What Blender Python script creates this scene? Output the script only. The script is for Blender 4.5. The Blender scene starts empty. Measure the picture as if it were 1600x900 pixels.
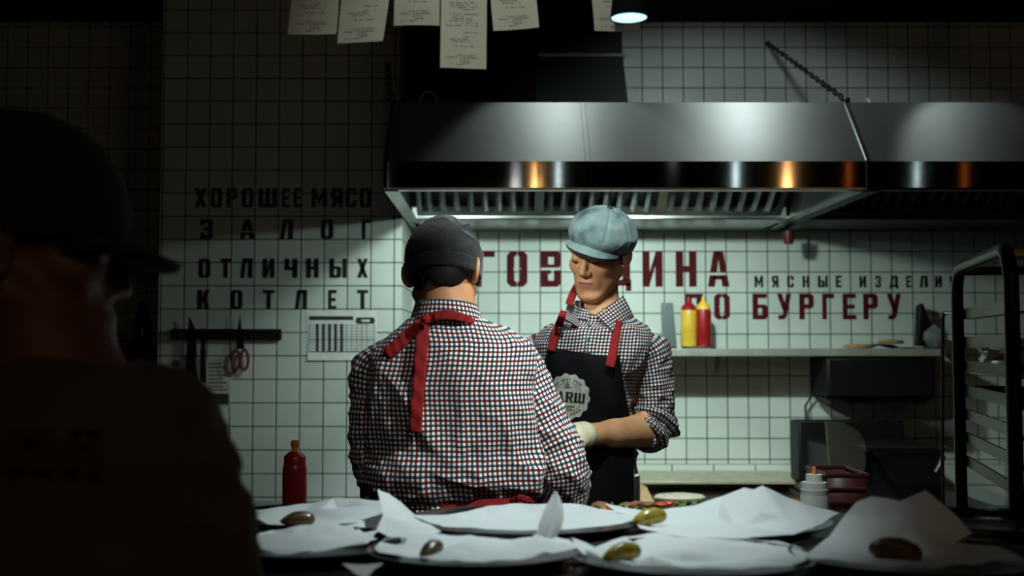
import bpy, bmesh, math, random
import numpy as np
from mathutils import Vector, Matrix, noise
from mathutils.geometry import delaunay_2d_cdt
random.seed(7)
rng = np.random.default_rng(7)
PI = math.pi
SC = bpy.context.scene
COL = SC.collection

# ------------------------------------------------------------------ camera
F_PX, VPX, PITCH_PX, ZC = 1700.0, 776.0, 87.0, 1.40
PHI = math.atan(PITCH_PX / F_PX)
cam_d = bpy.data.cameras.new('camera'); cam = bpy.data.objects.new('camera', cam_d); COL.objects.link(cam)
cam.location = (0, 0, ZC); cam.rotation_euler = (PI / 2 + PHI, 0, 0)
cam_d.sensor_width = 36.0; cam_d.lens = F_PX * 36 / 1600; cam_d.shift_x = (800 - VPX) / 1600
cam_d.clip_start = 0.05; cam_d.clip_end = 60
cam_d.dof.use_dof = True; cam_d.dof.focus_distance = 2.66; cam_d.dof.aperture_fstop = 3.2
SC.camera = cam
SC.view_settings.view_transform = 'Standard'; SC.view_settings.look = 'None'
SC.view_settings.gamma = 1.0; SC.view_settings.use_curve_mapping = False
SC.view_settings.exposure = 0.0

def at(px, py, Y):
    xr, yr = (px - VPX) / F_PX, (450 - py) / F_PX
    wy = math.cos(PHI) - yr * math.sin(PHI); wz = math.sin(PHI) + yr * math.cos(PHI)
    s = Y / wy
    return Vector((xr * s, Y, ZC + wz * s))
def atz(px, py, z):
    xr, yr = (px - VPX) / F_PX, (450 - py) / F_PX
    wy = math.cos(PHI) - yr * math.sin(PHI); wz = math.sin(PHI) + yr * math.cos(PHI)
    s = (z - ZC) / wz
    return Vector((xr * s, wy * s, z))
YB, YP = 5.25, 4.66            # back wall, tiled pier
CEIL = 2.97

# ------------------------------------------------------------------ world and lights
w = bpy.data.worlds.new('world'); SC.world = w; w.use_nodes = True
w.node_tree.nodes['Background'].inputs[0].default_value = (0.85, 0.93, 1.0, 1)
w.node_tree.nodes['Background'].inputs[1].default_value = 0.010
COOL = (0.80, 0.97, 1.0); GREENISH = (0.76, 1.0, 0.93); WARM = (1.0, 0.52, 0.2)
P_HOOD, P_KITCHEN, P_PASS, P_BEAM, P_DINING = 12.0, 75.0, 32.0, 170.0, 5.0
# lamps are built with these (position, power, colour); each light lives with its own lamp
HOOD_LAMPS = [(-0.17, 3.99, 2.115, 0.50), (0.66, 3.99, 2.115, 1.35)]
# x, y, z, share of power, target, cone
KITCHEN_SPOTS = [(0.262, 3.88, 2.75, 0.15, (0.262, 3.92, 0), 80), (1.014, 3.88, 2.75, 0.20, (1.0, 4.58, 1.9), 126), (1.783, 3.88, 2.75, 0.05, (1.783, 3.92, 0), 60),
                 (0.33, 2.0, 2.75, 1.25, (0.38, 3.1, 1.4), 52)]

def light(name, kind, loc, power, color, parent=None, radius=0.03, spot=None, blend=0.5, target=None, size=None):
    d = bpy.data.lights.new(name, kind); d.energy = power; d.color = color
    if kind in ('POINT', 'SPOT'): d.shadow_soft_size = radius
    if kind == 'SPOT': d.spot_size = math.radians(spot); d.spot_blend = blend
    if kind == 'AREA': d.shape = 'RECTANGLE'; d.size, d.size_y = size
    o = bpy.data.objects.new(name, d); COL.objects.link(o)
    loc = Vector(loc)
    if target is not None:
        o.rotation_euler = (Vector(target) - loc).to_track_quat('-Z', 'Y').to_euler()
    if parent is not None:
        o.parent = parent; o.location = loc - wloc(parent)
    else: o.location = loc
    return o

# ------------------------------------------------------------------ materials
def lin(c):
    if max(c) > 1.0001: c = [v / 255 for v in c]
    return tuple(v / 12.92 if v <= 0.04045 else ((v + 0.055) / 1.055) ** 2.4 for v in c[:3]) + (1.0,)
class NT:
    def __init__(s, name):
        s.m = bpy.data.materials.new(name); s.m.use_nodes = True
        s.t = s.m.node_tree; s.n = s.t.nodes; s.l = s.t.links
        s.b = s.n['Principled BSDF']
    def add(s, typ, **kw):
        n = s.n.new(typ)
        for k, v in kw.items(): setattr(n, k, v)
        return n
    def link(s, a, b): s.l.new(a, b)
    def math(s, op, a, b=None, c=None):
        n = s.add('ShaderNodeMath', operation=op)
        for i, v in enumerate((a, b, c)):
            if v is None: continue
            if isinstance(v, (int, float)): n.inputs[i].default_value = v
            else: s.link(v, n.inputs[i])
        return n.outputs[0]
    def mix(s, fac, a, b, blend='MIX'):
        n = s.add('ShaderNodeMix', data_type='RGBA', blend_type=blend)
        if isinstance(fac, (int, float)): n.inputs[0].default_value = fac
        else: s.link(fac, n.inputs[0])
        for i, v in ((6, a), (7, b)):
            if isinstance(v, tuple): n.inputs[i].default_value = v
            else: s.link(v, n.inputs[i])
        return n.outputs[2]
    def noise(s, scale, detail=3, vec=None, stretch=None):
        n = s.add('ShaderNodeTexNoise'); n.inputs['Scale'].default_value = scale; n.inputs['Detail'].default_value = detail
        if vec is None:
            tc = s.add('ShaderNodeTexCoord'); vec = tc.outputs['Object']
        if stretch:
            mp = s.add('ShaderNodeMapping'); mp.inputs['Scale'].default_value = stretch; s.link(vec, mp.inputs[0]); vec = mp.outputs[0]
        s.link(vec, n.inputs['Vector'])
        return n.outputs['Fac']
    def ramp(s, fac, stops):
        n = s.add('ShaderNodeValToRGB'); e = n.color_ramp.elements
        e[0].position, e[0].color = stops[0]; e[1].position, e[1].color = stops[-1]
        for p, c in stops[1:-1]:
            k = e.new(p); k.color = c
        s.link(fac, n.inputs[0]); return n.outputs[0]
    def bump(s, h, strength=0.3, dist=0.002):
        n = s.add('ShaderNodeBump'); n.inputs['Strength'].default_value = strength; n.inputs['Distance'].default_value = dist
        s.link(h, n.inputs['Height']); s.link(n.outputs[0], s.b.inputs['Normal'])
    def set(s, **kw):
        for k, v in kw.items():
            k = {'color': 'Base Color', 'rough': 'Roughness', 'metal': 'Metallic', 'spec': 'Specular IOR Level', 'trans': 'Transmission Weight',
                 'sss': 'Subsurface Weight', 'aniso': 'Anisotropic', 'sheen': 'Sheen Weight', 'coat': 'Coat Weight'}[k]
            i = s.b.inputs[k]
            if hasattr(v, 'is_output'): s.link(v, i)
            else: i.default_value = v
        return s
MATS = {}
def plain(name, c, rough=0.5, metal=0.0, spec=0.5, var=0.12, scale=18, bump=0.0, bscale=60, **kw):
    if name in MATS: return MATS[name]
    t = NT(name); c = lin(c)
    f = t.noise(scale)
    d = tuple(v * (1 - var) for v in c[:3]) + (1,); l_ = tuple(min(1, v * (1 + var)) for v in c[:3]) + (1,)
    t.set(color=t.ramp(f, [(0.3, d), (0.7, l_)]), rough=rough, metal=metal, spec=spec, **kw)
    if bump: t.bump(t.noise(bscale, 4), bump, 0.002)
    MATS[name] = t.m; return t.m
def emit(name, c, strength):
    t = NT(name); t.b.inputs['Base Color'].default_value = lin(c); t.b.inputs['Emission Color'].default_value = lin(c)
    t.b.inputs['Emission Strength'].default_value = strength; return t.m
def tile_mat(name, ox, oz, oy=0.0, bw=0.1, rh=0.1, c1=(222, 226, 218), c2=(212, 218, 210), grout=(58, 52, 38), offset=0.0):
    t = NT(name); g = t.add('ShaderNodeNewGeometry'); sp = t.add('ShaderNodeSeparateXYZ'); t.link(g.outputs['Position'], sp.inputs[0])
    sn = t.add('ShaderNodeSeparateXYZ'); t.link(g.outputs['Normal'], sn.inputs[0])
    side = t.math('GREATER_THAN', t.math('ABSOLUTE', sn.outputs[0]), 0.5)
    xx = t.math('SUBTRACT', sp.outputs[0], ox); yy = t.math('SUBTRACT', sp.outputs[1], oy)
    u = t.math('ADD', t.math('MULTIPLY', yy, side), t.math('MULTIPLY', xx, t.math('SUBTRACT', 1.0, side)))
    u = t.math('ADD', u, 20 * bw); v = t.math('ADD', t.math('SUBTRACT', sp.outputs[2], oz), 40 * rh)
    cb = t.add('ShaderNodeCombineXYZ'); t.link(u, cb.inputs[0]); t.link(v, cb.inputs[1])
    br = t.add('ShaderNodeTexBrick', offset=offset, squash=1.0)
    t.link(cb.outputs[0], br.inputs['Vector'])
    br.inputs['Scale'].default_value = 1.0; br.inputs['Mortar Size'].default_value = 0.0028; br.inputs['Mortar Smooth'].default_value = 0.25
    br.inputs['Brick Width'].default_value = bw; br.inputs['Row Height'].default_value = rh
    br.inputs['Color1'].default_value = lin(c1); br.inputs['Color2'].default_value = lin(c2); br.inputs['Mortar'].default_value = lin(grout)
    gr = t.noise(7, 5)
    col = t.mix(t.math('MULTIPLY', gr, 0.12), br.outputs['Color'], lin((120, 118, 95)))
    t.set(color=col, rough=t.math('ADD', t.math('MULTIPLY', br.outputs['Fac'], 0.4), 0.34), spec=0.4)
    t.bump(t.math('ADD', t.math('SUBTRACT', 1.0, br.outputs['Fac']), t.math('MULTIPLY', t.noise(4, 1), 0.5)), 0.5, 0.0025)
    return t.m
def steel_mat(name, c=(150, 152, 150), rough=0.3, aniso=0.0, streak=0.12, dirt=0.3):
    t = NT(name)
    s1 = t.noise(3.0, 5, stretch=(1.5, 1.5, 60)); s2 = t.noise(2.2, 5)
    base = lin(c); dk = tuple(v * (1 - dirt) for v in base[:3]) + (1,)
    t.set(color=t.ramp(s2, [(0.35, dk), (0.65, base)]), metal=1.0, rough=t.math('ADD', t.math('MULTIPLY', s1, streak), rough - streak / 2), aniso=aniso)
    if aniso:
        tg = t.add('ShaderNodeTangent', direction_type='UV_MAP'); t.link(tg.outputs[0], t.b.inputs['Tangent']); t.b.inputs['Anisotropic Rotation'].default_value = 0.25
    return t.m
def gingham(name, pitch, white=(232, 230, 222), navy=(70, 98, 112), red=(130, 68, 62), wrinkle=0.5):
    t = NT(name); uv = t.add('ShaderNodeUVMap'); uv.uv_map = 'UVMap'
    sp = t.add('ShaderNodeSeparateXYZ'); t.link(uv.outputs[0], sp.inputs[0])
    cols = []
    for k, ph in ((0, 0.0), (1, 0.3)):
        q = t.math('ADD', t.math('DIVIDE', sp.outputs[k], pitch), 200.0 + ph)
        fr = t.math('FRACT', q)
        d = t.math('ABSOLUTE', t.math('SUBTRACT', fr, 0.5))
        mask = t.add('ShaderNodeMapRange'); mask.inputs[1].default_value = 0.29; mask.inputs[2].default_value = 0.20
        t.link(d, mask.inputs[0])
        par = t.math('GREATER_THAN', t.math('FRACT', t.math('MULTIPLY', t.math('FLOOR', q), 0.5)), 0.25)
        sc = t.mix(par, lin(navy), lin(red))
        cols.append(t.mix(mask.outputs[0], lin((255, 255, 255)), sc))
    col = t.mix(1.0, cols[0], cols[1], 'MULTIPLY')
    floor_ = t.mix(1.0, col, lin(white), 'MULTIPLY')
    t.set(color=t.mix(0.04, floor_, lin((60, 60, 66))), rough=0.85, spec=0.2, sheen=0.1)
    n1 = t.noise(26, 3, stretch=(1, 1, 0.5)); n2 = t.noise(9, 4)
    t.bump(t.math('ADD', t.math('MULTIPLY', n1, 0.4), n2), wrinkle, 0.012)
    return t.m
def paper_mat(name, c=(236, 238, 236), rows=0):
    t = NT(name)
    col = lin(c)
    if rows:
        uv = t.add('ShaderNodeUVMap'); uv.uv_map = 'UVMap'
        sp = t.add('ShaderNodeSeparateXYZ'); t.link(uv.outputs[0], sp.inputs[0])
        vrow = t.math('MULTIPLY', sp.outputs[1], 1 / 0.0042); row = t.math('FLOOR', vrow); fr = t.math('FRACT', vrow)
        ucol = t.math('FLOOR', t.math('MULTIPLY', sp.outputs[0], 1 / 0.0021))
        cb = t.add('ShaderNodeCombineXYZ'); t.link(ucol, cb.inputs[0]); t.link(row, cb.inputs[1])
        wn = t.add('ShaderNodeTexWhiteNoise', noise_dimensions='2D'); t.link(cb.outputs[0], wn.inputs['Vector'])
        rowr = t.add('ShaderNodeTexWhiteNoise', noise_dimensions='1D'); t.link(row, rowr.inputs['W'])
        rb = t.add('ShaderNodeTexWhiteNoise', noise_dimensions='1D'); t.link(t.math('ADD', row, 57.3), rb.inputs['W'])
        ink = t.math('MULTIPLY', t.math('GREATER_THAN', wn.outputs['Value'], 0.3), t.math('GREATER_THAN', fr, 0.4))
        x0 = t.math('ADD', t.math('MULTIPLY', rowr.outputs['Value'], 0.032), 0.008)
        x1 = t.math('SUBTRACT', 0.073, t.math('MULTIPLY', rb.outputs['Value'], 0.03))
        ink = t.math('MULTIPLY', ink, t.math('GREATER_THAN', sp.outputs[0], x0))
        ink = t.math('MULTIPLY', ink, t.math('LESS_THAN', sp.outputs[0], x1))
        ink = t.math('MULTIPLY', ink, t.math('GREATER_THAN', rb.outputs['Value'], 0.22))
        ink = t.math('MULTIPLY', ink, t.math('GREATER_THAN', sp.outputs[1], 0.006))
        col = t.mix(t.math('MULTIPLY', ink, 0.62), lin(c), lin((70, 50, 44)))
        t.link(col, t.b.inputs['Base Color'])
    else: t.b.inputs['Base Color'].default_value = col
    t.set(rough=0.75, spec=0.2)
    t.bump(t.noise(22, 4), 0.35, 0.004)
    tr = t.add('ShaderNodeBsdfTranslucent'); mx = t.add('ShaderNodeMixShader'); mx.inputs[0].default_value = 0.28
    if isinstance(col, tuple): tr.inputs[0].default_value = col
    else: t.link(col, tr.inputs[0])
    t.link(t.b.outputs[0], mx.inputs[1]); t.link(tr.outputs[0], mx.inputs[2])
    t.link(mx.outputs[0], t.n['Material Output'].inputs[0])
    return t.m
def skin_mat(name, c, lip):
    t = NT(name); a = t.add('ShaderNodeVertexColor'); a.layer_name = 'mask'
    sp = t.add('ShaderNodeSeparateColor'); t.link(a.outputs[0], sp.inputs[0])
    n = t.noise(30, 4); b = lin(c); dk = tuple(v * f for v, f in zip(b[:3], (0.9, 0.82, 0.8))) + (1,)
    col = t.mix(sp.outputs[0], t.ramp(n, [(0.35, dk), (0.65, b)]), lin(lip))
    t.set(color=col, rough=0.48, spec=0.4, sss=0.08)
    t.b.inputs['Subsurface Radius'].default_value = (0.9, 0.4, 0.25); t.b.inputs['Subsurface Scale'].default_value = 0.006
    t.bump(t.noise(160, 3), 0.12, 0.001)
    return t.m

# ------------------------------------------------------------------ object helpers
def wloc(o):
    v = Vector(o.location)
    while o.parent is not None: o = o.parent; v += Vector(o.location)
    return v
def thing(name, label, cat, loc, group=None):
    o = bpy.data.objects.new(name, None); COL.objects.link(o); o.location = loc; o.empty_display_size = 0.05
    o['label'] = label; o['category'] = cat
    if group: o['group'] = group
    return o
class MB:
    def __init__(s): s.v = []; s.f = []; s.uv = []          # uv: per vertex
    def _add(s, vs, fs, uvs=None):
        b = len(s.v); s.v += [tuple(p) for p in vs]
        s.f += [tuple(b + i for i in f) for f in fs]
        s.uv += list(uvs) if uvs is not None else [(0.0, 0.0)] * len(vs)
        return s
    def box(s, x0, x1, y0, y1, z0, z1):
        vs = [(x, y, z) for z in (z0, z1) for y in (y0, y1) for x in (x0, x1)]
        return s._add(vs, [(0, 2, 3, 1), (4, 5, 7, 6), (0, 1, 5, 4), (2, 6, 7, 3), (0, 4, 6, 2), (1, 3, 7, 5)])
    def obox(s, c, ax, ay, az):                              # oriented box: centre, half-axis vectors
        c, ax, ay, az = map(Vector, (c, ax, ay, az))
        vs = [c + ax * i + ay * j + az * k for k in (-1, 1) for j in (-1, 1) for i in (-1, 1)]
        return s._add(vs, [(0, 2, 3, 1), (4, 5, 7, 6), (0, 1, 5, 4), (2, 6, 7, 3), (0, 4, 6, 2), (1, 3, 7, 5)])
    def prism(s, pts, d):                                    # polygon pts extruded by vector d
        n = len(pts); d = Vector(d); pts = [Vector(p) for p in pts]
        return s._add(pts + [p + d for p in pts], [tuple(range(n))[::-1], tuple(range(n, 2 * n))] + [(i, (i + 1) % n, n + (i + 1) % n, n + i) for i in range(n)])
    def quad(s, a, b, c, d, uvs=None): return s._add([a, b, c, d], [(0, 1, 2, 3)], uvs)
    def tube(s, pts, r, n=10, cap=True, closed=False):
        pts = [Vector(p) for p in pts]; m = len(pts)
        rs = [r] * m if isinstance(r, (int, float)) else list(r)
        vs, fs = [], []; ref = None
        for i, p in enumerate(pts):
            if closed: t = pts[(i + 1) % m] - pts[i - 1]
            else: t = pts[min(i + 1, m - 1)] - pts[max(i - 1, 0)]
            t.normalize()
            if ref is None: ref = Vector((0, 0, 1)) if abs(t.z) < 0.9 else Vector((1, 0, 0))
            ref = (ref - t * ref.dot(t)).normalized(); bi = t.cross(ref)
            vs += [p + (ref * math.cos(a) + bi * math.sin(a)) * rs[i] for a in (2 * PI * k / n for k in range(n))]
        for i in range(m if closed else m - 1):
            j = (i + 1) % m
            fs += [(i * n + k, i * n + (k + 1) % n, j * n + (k + 1) % n, j * n + k) for k in range(n)]
        if cap and not closed: fs += [tuple(range(n))[::-1], tuple((m - 1) * n + k for k in range(n))]
        return s._add(vs, fs)
    def lathe(s, prof, c, sx=1.0, sy=1.0, n=40, rot=0.0, axis=None, cap0=True):
        c = Vector(c); vs, fs = [], []; m = len(prof)
        q = Vector((0, 0, 1)).rotation_difference(Vector(axis).normalized()) if axis is not None else None
        for r, z in prof:
            for k in range(n):
                a = 2 * PI * k / n; x, y = r * math.cos(a) * sx, r * math.sin(a) * sy
                p = Vector((x * math.cos(rot) - y * math.sin(rot), x * math.sin(rot) + y * math.cos(rot), z))
                if q: p = q @ p
                vs.append(c + p)
        for i in range(m - 1):
            fs += [(i * n + k, i * n + (k + 1) % n, (i + 1) * n + (k + 1) % n, (i + 1) * n + k) for k in range(n)]
        if prof[0][0] > 1e-6 and cap0: fs.append(tuple(range(n))[::-1])
        if prof[-1][0] > 1e-6: fs.append(tuple((m - 1) * n + k for k in range(n)))
        return s._add(vs, fs)
    def grid(s, P, uv=None, closed=False):                   # P[i][j] points
        n, m = len(P), len(P[0]); vs = [p for row in P for p in row]
        fs = [(i * m + j, i * m + (j + 1) % m, (i + 1) * m + (j + 1) % m, (i + 1) * m + j) for i in range(n - 1) for j in range(m if closed else m - 1)]
        return s._add(vs, fs, [q for row in uv for q in row] if uv is not None else None)
def make(name, mb, mat, origin, smooth=None, bevel=0.0, solid=0.0, subsurf=0, angle=35):
    me = bpy.data.meshes.new(name)
    o0 = Vector(origin)
    me.from_pydata([tuple(Vector(p) - o0) for p in mb.v], [], mb.f)
    ul = me.uv_layers.new(name='UVMap')
    li = np.empty(len(me.loops), dtype=np.int32); me.loops.foreach_get('vertex_index', li)
    ul.data.foreach_set('uv', np.asarray(mb.uv, dtype=np.float32)[li].ravel())
    bm = bmesh.new(); bm.from_mesh(me)
    bmesh.ops.remove_doubles(bm, verts=bm.verts, dist=1e-6)
    bmesh.ops.recalc_face_normals(bm, faces=bm.faces)
    for e in bm.edges:
        if len(e.link_faces) == 2 and e.calc_face_angle(0) > math.radians(angle): e.smooth = False
    for f in bm.faces: f.smooth = True
    bm.to_mesh(me); bm.free()
    o = bpy.data.objects.new(name, me); COL.objects.link(o); o.location = o0
    if mat is not None: me.materials.append(mat)
    if solid: md = o.modifiers.new('solid', 'SOLIDIFY'); md.thickness = solid; md.offset = 0
    if bevel: md = o.modifiers.new('bevel', 'BEVEL'); md.width = bevel; md.segments = 2; md.limit_method = 'ANGLE'
    if subsurf: md = o.modifiers.new('sub', 'SUBSURF'); md.levels = md.render_levels = subsurf
    return o
def part(name, mb, mat, parent, label=None, **kw):
    wl = wloc(parent); o = make(name, mb, mat, wl, **kw); o.location = (0, 0, 0); o.parent = parent
    if label: o['label'] = label
    return o
def solo(name, label, cat, mb, mat, group=None, **kw):
    v = np.array(mb.v); c = ((v[:, 0].min() + v[:, 0].max()) / 2, (v[:, 1].min() + v[:, 1].max()) / 2, v[:, 2].min())
    o = make(name, mb, mat, c, **kw); o['label'] = label; o['category'] = cat
    if group: o['group'] = group
    return o
def struct(name, mb, mat, label=None, cat=None, **kw):
    o = make(name, mb, mat, (0, 0, 0), **kw); o['kind'] = 'structure'
    if label: o['label'] = label
    if cat: o['category'] = cat
    return o
# ------------------------------------------------------------------ shared materials
STEEL = steel_mat('steel', (168, 170, 168), 0.30)
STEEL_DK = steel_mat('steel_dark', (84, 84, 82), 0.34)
HOODSTEEL = steel_mat('hood_steel', (150, 150, 146), 0.64, aniso=0.62, streak=0.05, dirt=0.15)
HOODBAND = steel_mat('hood_band_steel', (150, 148, 142), 0.085, aniso=0.95, streak=0.02, dirt=0.25)
BLACK = plain('black_metal', (13, 13, 13), 0.55, spec=.3)
BLACKP = plain('black_plastic', (14, 14, 15), 0.55, spec=.3)
DARKWOOD = plain('dark_brown_panel', (34, 25, 20), 0.9, spec=0.1)
PAPER = paper_mat('wax_paper')
VINYL_RED = plain('dark_red_vinyl', (84, 18, 23), 0.7, spec=0.15)
VINYL_BLK = plain('black_vinyl', (24, 24, 25), 0.6, spec=0.3)
RED_CLOTH = plain('red_cloth', (134, 31, 31), 0.85, spec=0.2, bump=0.4, bscale=120)

# ------------------------------------------------------------------ the room
bx = at(811.6, 440, YB).x; bz = at(812, 425, YB).z
px_ = at(506.5, 447, YP).x; pz_ = at(507, 446.6, YP).z
T_BACK = tile_mat('white_tile_back', bx, bz)
T_PIER = tile_mat('white_tile_pier', px_, pz_, oy=YP)
T_BASE = tile_mat('white_tile_base', at(1050, 740, YB).x, at(1050, 725, YB).z - 0.1, bw=0.2, rh=0.1)
FLOOR = plain('dark_floor_tile', (46, 44, 42), 0.5)
CEILM = plain('black_ceiling_paint', (14, 13, 13), 0.95, spec=.1)
DARKWALL = plain('dark_wall_paint', (26, 24, 23), 0.95, spec=.1)
XPR = at(628, 420, YP).x; XPL = at(248, 450, YP).x
zb = at(1050, 725, YB).z
struct('floor', MB().box(-4.3, 4.3, -2.6, YB + 0.1, -0.1, 0), FLOOR)
struct('ceiling', MB().box(-4.3, 4.3, -2.6, YB + 0.1, CEIL, CEIL + 0.1), CEILM)
struct('wall_back', MB().box(-4.3, 4.3, YB, YB + 0.1, zb, CEIL), T_BACK)
struct('trim_1', MB().box(-4.3, 4.3, YB - 0.001, YB + 0.1, 0, zb), T_BASE)
struct('wall_pillar', MB().box(XPL, XPR, YP, YB, 0, CEIL), T_PIER)
struct('wall_left', MB().box(-4.4, -4.3, -2.6, YB + 0.1, 0, CEIL), DARKWALL)
struct('wall_right', MB().box(4.3, 4.4, -2.6, YB + 0.1, 0, CEIL), DARKWALL)
struct('wall_front', MB().box(-4.3, 4.3, -2.7, -2.6, 0, CEIL), DARKWALL)

# ------------------------------------------------------------------ stencil letters on the tiles
s_, b_ = 0.36, 0.17
def R(x0, y0, x1, y1): return [(x0, y0), (x1, y0), (x1, y1), (x0, y1)]
def mx(polys): return [[(1 - x, y) for x, y in p][::-1] for p in polys]
def my(polys): return [[(x, 1 - y) for x, y in p][::-1] for p in polys]
OL = [[(0, .12), (.2, 0), (.485, 0), (.485, b_ * .75), (s_, b_), (s_, .47), (s_ - .06, .5), (s_, .53), (s_, 1 - b_), (.485, 1 - b_ * .75), (.485, 1), (.2, 1), (0, .88)]]
BOWL_T = [R(s_, 1 - b_, .66, 1), R(s_, .42, .66, .42 + b_), [(.64, 1), (.82, 1), (1, .9), (1, .52), (.82, .42), (.64, .42)]]
GL = {
 'Г': [R(0, 0, s_, 1), R(s_, 1 - b_, 1, 1)],
 'О': OL + mx(OL),
 'С': OL + [[(.485, 1), (.8, 1), (1, .88), (1, .64), (1 - s_, .64), (1 - s_, 1 - b_), (.485, 1 - b_ * .75)], [(.485, 0), (.8, 0), (1, .12), (1, .36), (1 - s_, .36), (1 - s_, b_), (.485, b_ * .75)]],
 'В': [R(0, 0, s_, .46), R(0, .53, s_, 1), R(s_, 1 - b_, .66, 1), R(s_, .53, .66, .62), [(.64, 1), (.82, 1), (1, .9), (1, .62), (.88, .53), (.64, .53)],
       R(s_, 0, .66, b_), R(s_, .36, .5, .46), [(.64, .46), (1, .46), (1, .1), (.82, 0), (.64, 0)]],
 'Р': [R(0, 0, s_, 1)] + BOWL_T,
 'Я': mx([R(0, 0, s_, 1)] + BOWL_T) + [[(0, 0), (.36, 0), (.66, .43), (.3, .43)]],
 'Д': [[(.2, 1), (.48, 1), (.42, .55), (.1, .55)], [(.11, .48), (.42, .48), (.38, .17), (.08, .17)], R(.62, .17, .95, 1), R(.3, 1 - b_, .95, 1), R(0, .03, 1, .2), R(0, -.12, .26, .1), R(.74, -.12, 1, .1)],
 'И': [R(0, 0, s_, 1), R(1 - s_, 0, 1, 1), [(s_ - .02, .02), (1 - s_ + .02, .62), (1 - s_ + .02, .98), (s_ - .02, .38)]],
 'Н': [R(0, 0, s_, 1), R(1 - s_, 0, 1, 1), R(s_, .42, 1 - s_, .58)],
 'А': [[(0, 0), (.32, 0), (.40, .32), (.09, .32)], [(.1, .39), (.42, .39), (.55, 1), (.28, 1)], [(.68, 0), (1, 0), (.91, .32), (.6, .32)], [(.58, .39), (.9, .39), (.72, 1), (.45, 1)], R(.25, .2, .75, .32)],
 'П': [R(0, 0, s_, 1), R(1 - s_, 0, 1, 1), R(s_, 1 - b_, 1 - s_, 1)],
 'Б': [R(0, 0, s_, 1), R(s_, 1 - b_, .95, 1), R(s_, .44, .66, .58), R(s_, 0, .66, b_), [(.64, .58), (.86, .58), (1, .49), (1, .1), (.86, 0), (.64, 0)]],
 'У': [[(0, 1), (.36, 1), (.66, .42), (.44, .3)], [(.66, 1), (1, 1), (.68, .12), (.5, 0), (.1, 0), (.1, b_), (.36, b_), (.42, .24)]],
 'Е': [R(0, 0, s_, 1), R(s_, 1 - b_, 1, 1), R(s_, .42, .9, .58), R(s_, 0, 1, b_)],
 'М': [R(0, 0, .27, 1), R(.73, 0, 1, 1), [(.25, 1), (.25, .6), (.5, .1), (.5, .5)], [(.75, 1), (.75, .6), (.5, .1), (.5, .5)]],
 'Ы': [R(0, 0, .26, 1), R(.26, .46, .46, .6), R(.26, 0, .46, .14), [(.42, .6), (.56, .6), (.68, .5), (.68, .1), (.56, 0), (.42, 0)], R(.75, 0, 1, 1)],
 'З': [R(0, 1 - b_, .66, 1), R(.25, .42, .66, .58), R(0, 0, .66, b_), [(.64, 1), (.85, 1), (1, .9), (1, .58), (.92, .5), (1, .42), (1, .1), (.85, 0), (.64, 0)], R(0, .68, .32, 1 - b_), R(0, b_, .32, .32)],
 'Л': [[(0, 0), (.33, 0), (.46, 1), (.2, 1)], R(.22, 1 - b_, 1, 1), R(1 - s_, 0, 1, 1)],
 'Х': [[(0, 0), (.36, 0), (1, 1), (.64, 1)], [(0, 1), (.36, 1), (1, 0), (.64, 0)]],
 'Ш': [R(0, 0, .25, 1), R(.375, 0, .625, 1), R(.75, 0, 1, 1), R(0, 0, 1, b_)],
 'Т': [R(0, 1 - b_, 1, 1), R(.32, 0, .68, 1 - b_)],
 'Ч': [R(0, .5, s_, 1), R(0, .4, .7, .4 + b_), R(1 - s_, 0, 1, 1)],
 'К': [R(0, 0, s_, 1), [(s_, .4), (s_, .55), (.64, 1), (1, 1), (.62, .42)], [(.42, .52), (.7, .6), (1, 0), (.62, 0)]],
 'F': [R(.08, 0, .4, 1), R(0, 0, .5, .1), R(0, .9, 1, 1), R(.4, .44, .75, .56), R(.9, .7, 1, 1), R(.7, .36, .78, .64)],
 'A': [[(.06, 0), (.22, 0), (.55, 1), (.42, 1)], [(.66, 0), (.96, 0), (.64, 1), (.4, 1)], R(.22, .28, .78, .4), R(-.02, 0, .34, .09), R(.58, 0, 1.04, .09)],
 'R': [R(.08, 0, .38, 1), R(0, 0, .48, .09), R(0, .91, .6, 1), R(.38, .42, .6, .54), [(.56, 1), (.8, 1), (.95, .88), (.95, .56), (.8, .42), (.56, .42), (.56, .52), (.66, .54), (.66, .9), (.56, .92)], [(.4, .46), (.64, .46), (1.02, 0), (.72, 0)]],
}
def word(text_boxes, py0, py1, Y, mat, label, group=None):
    xs = [b[1] for b in text_boxes] + [b[2] for b in text_boxes]
    c = at(sum(xs) / len(xs), py1, Y); c.y = Y
    t = thing('wall_lettering', label, 'lettering', c, group)
    for ch, x0, x1 in text_boxes:
        A = at(x0, py1, Y); B = at(x1, py0, Y); mb = MB()
        for p in GL[ch]:
            mb.prism([(A.x + (B.x - A.x) * u, Y - 0.0004, A.z + (B.z - A.z) * v) for u, v in p], (0, -0.0016, 0))
        part('letter', mb, mat, t)
    return t
BW = YB - 0.0002; PW = YP - 0.0002
word([('Г', 741, 773), ('О', 792, 824), ('В', 845, 877), ('Я', 899, 931), ('Д', 953, 986), ('И', 1004, 1035), ('Н', 1056, 1088), ('А', 1106, 1139)], 392, 448, BW, VINYL_RED,
     'biggest dark red stencil word on white tiles, running behind the two cooks')
word([('П', 1071, 1098), ('О', 1116, 1140), ('Б', 1176, 1199), ('У', 1214, 1236), ('Р', 1249, 1271), ('Г', 1285, 1303), ('Е', 1317, 1337), ('Р', 1349, 1371), ('У', 1386, 1407)], 459, 499, BW, VINYL_RED,
     'mid-sized dark red stencil words on the tiles just above the steel shelf')
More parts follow.
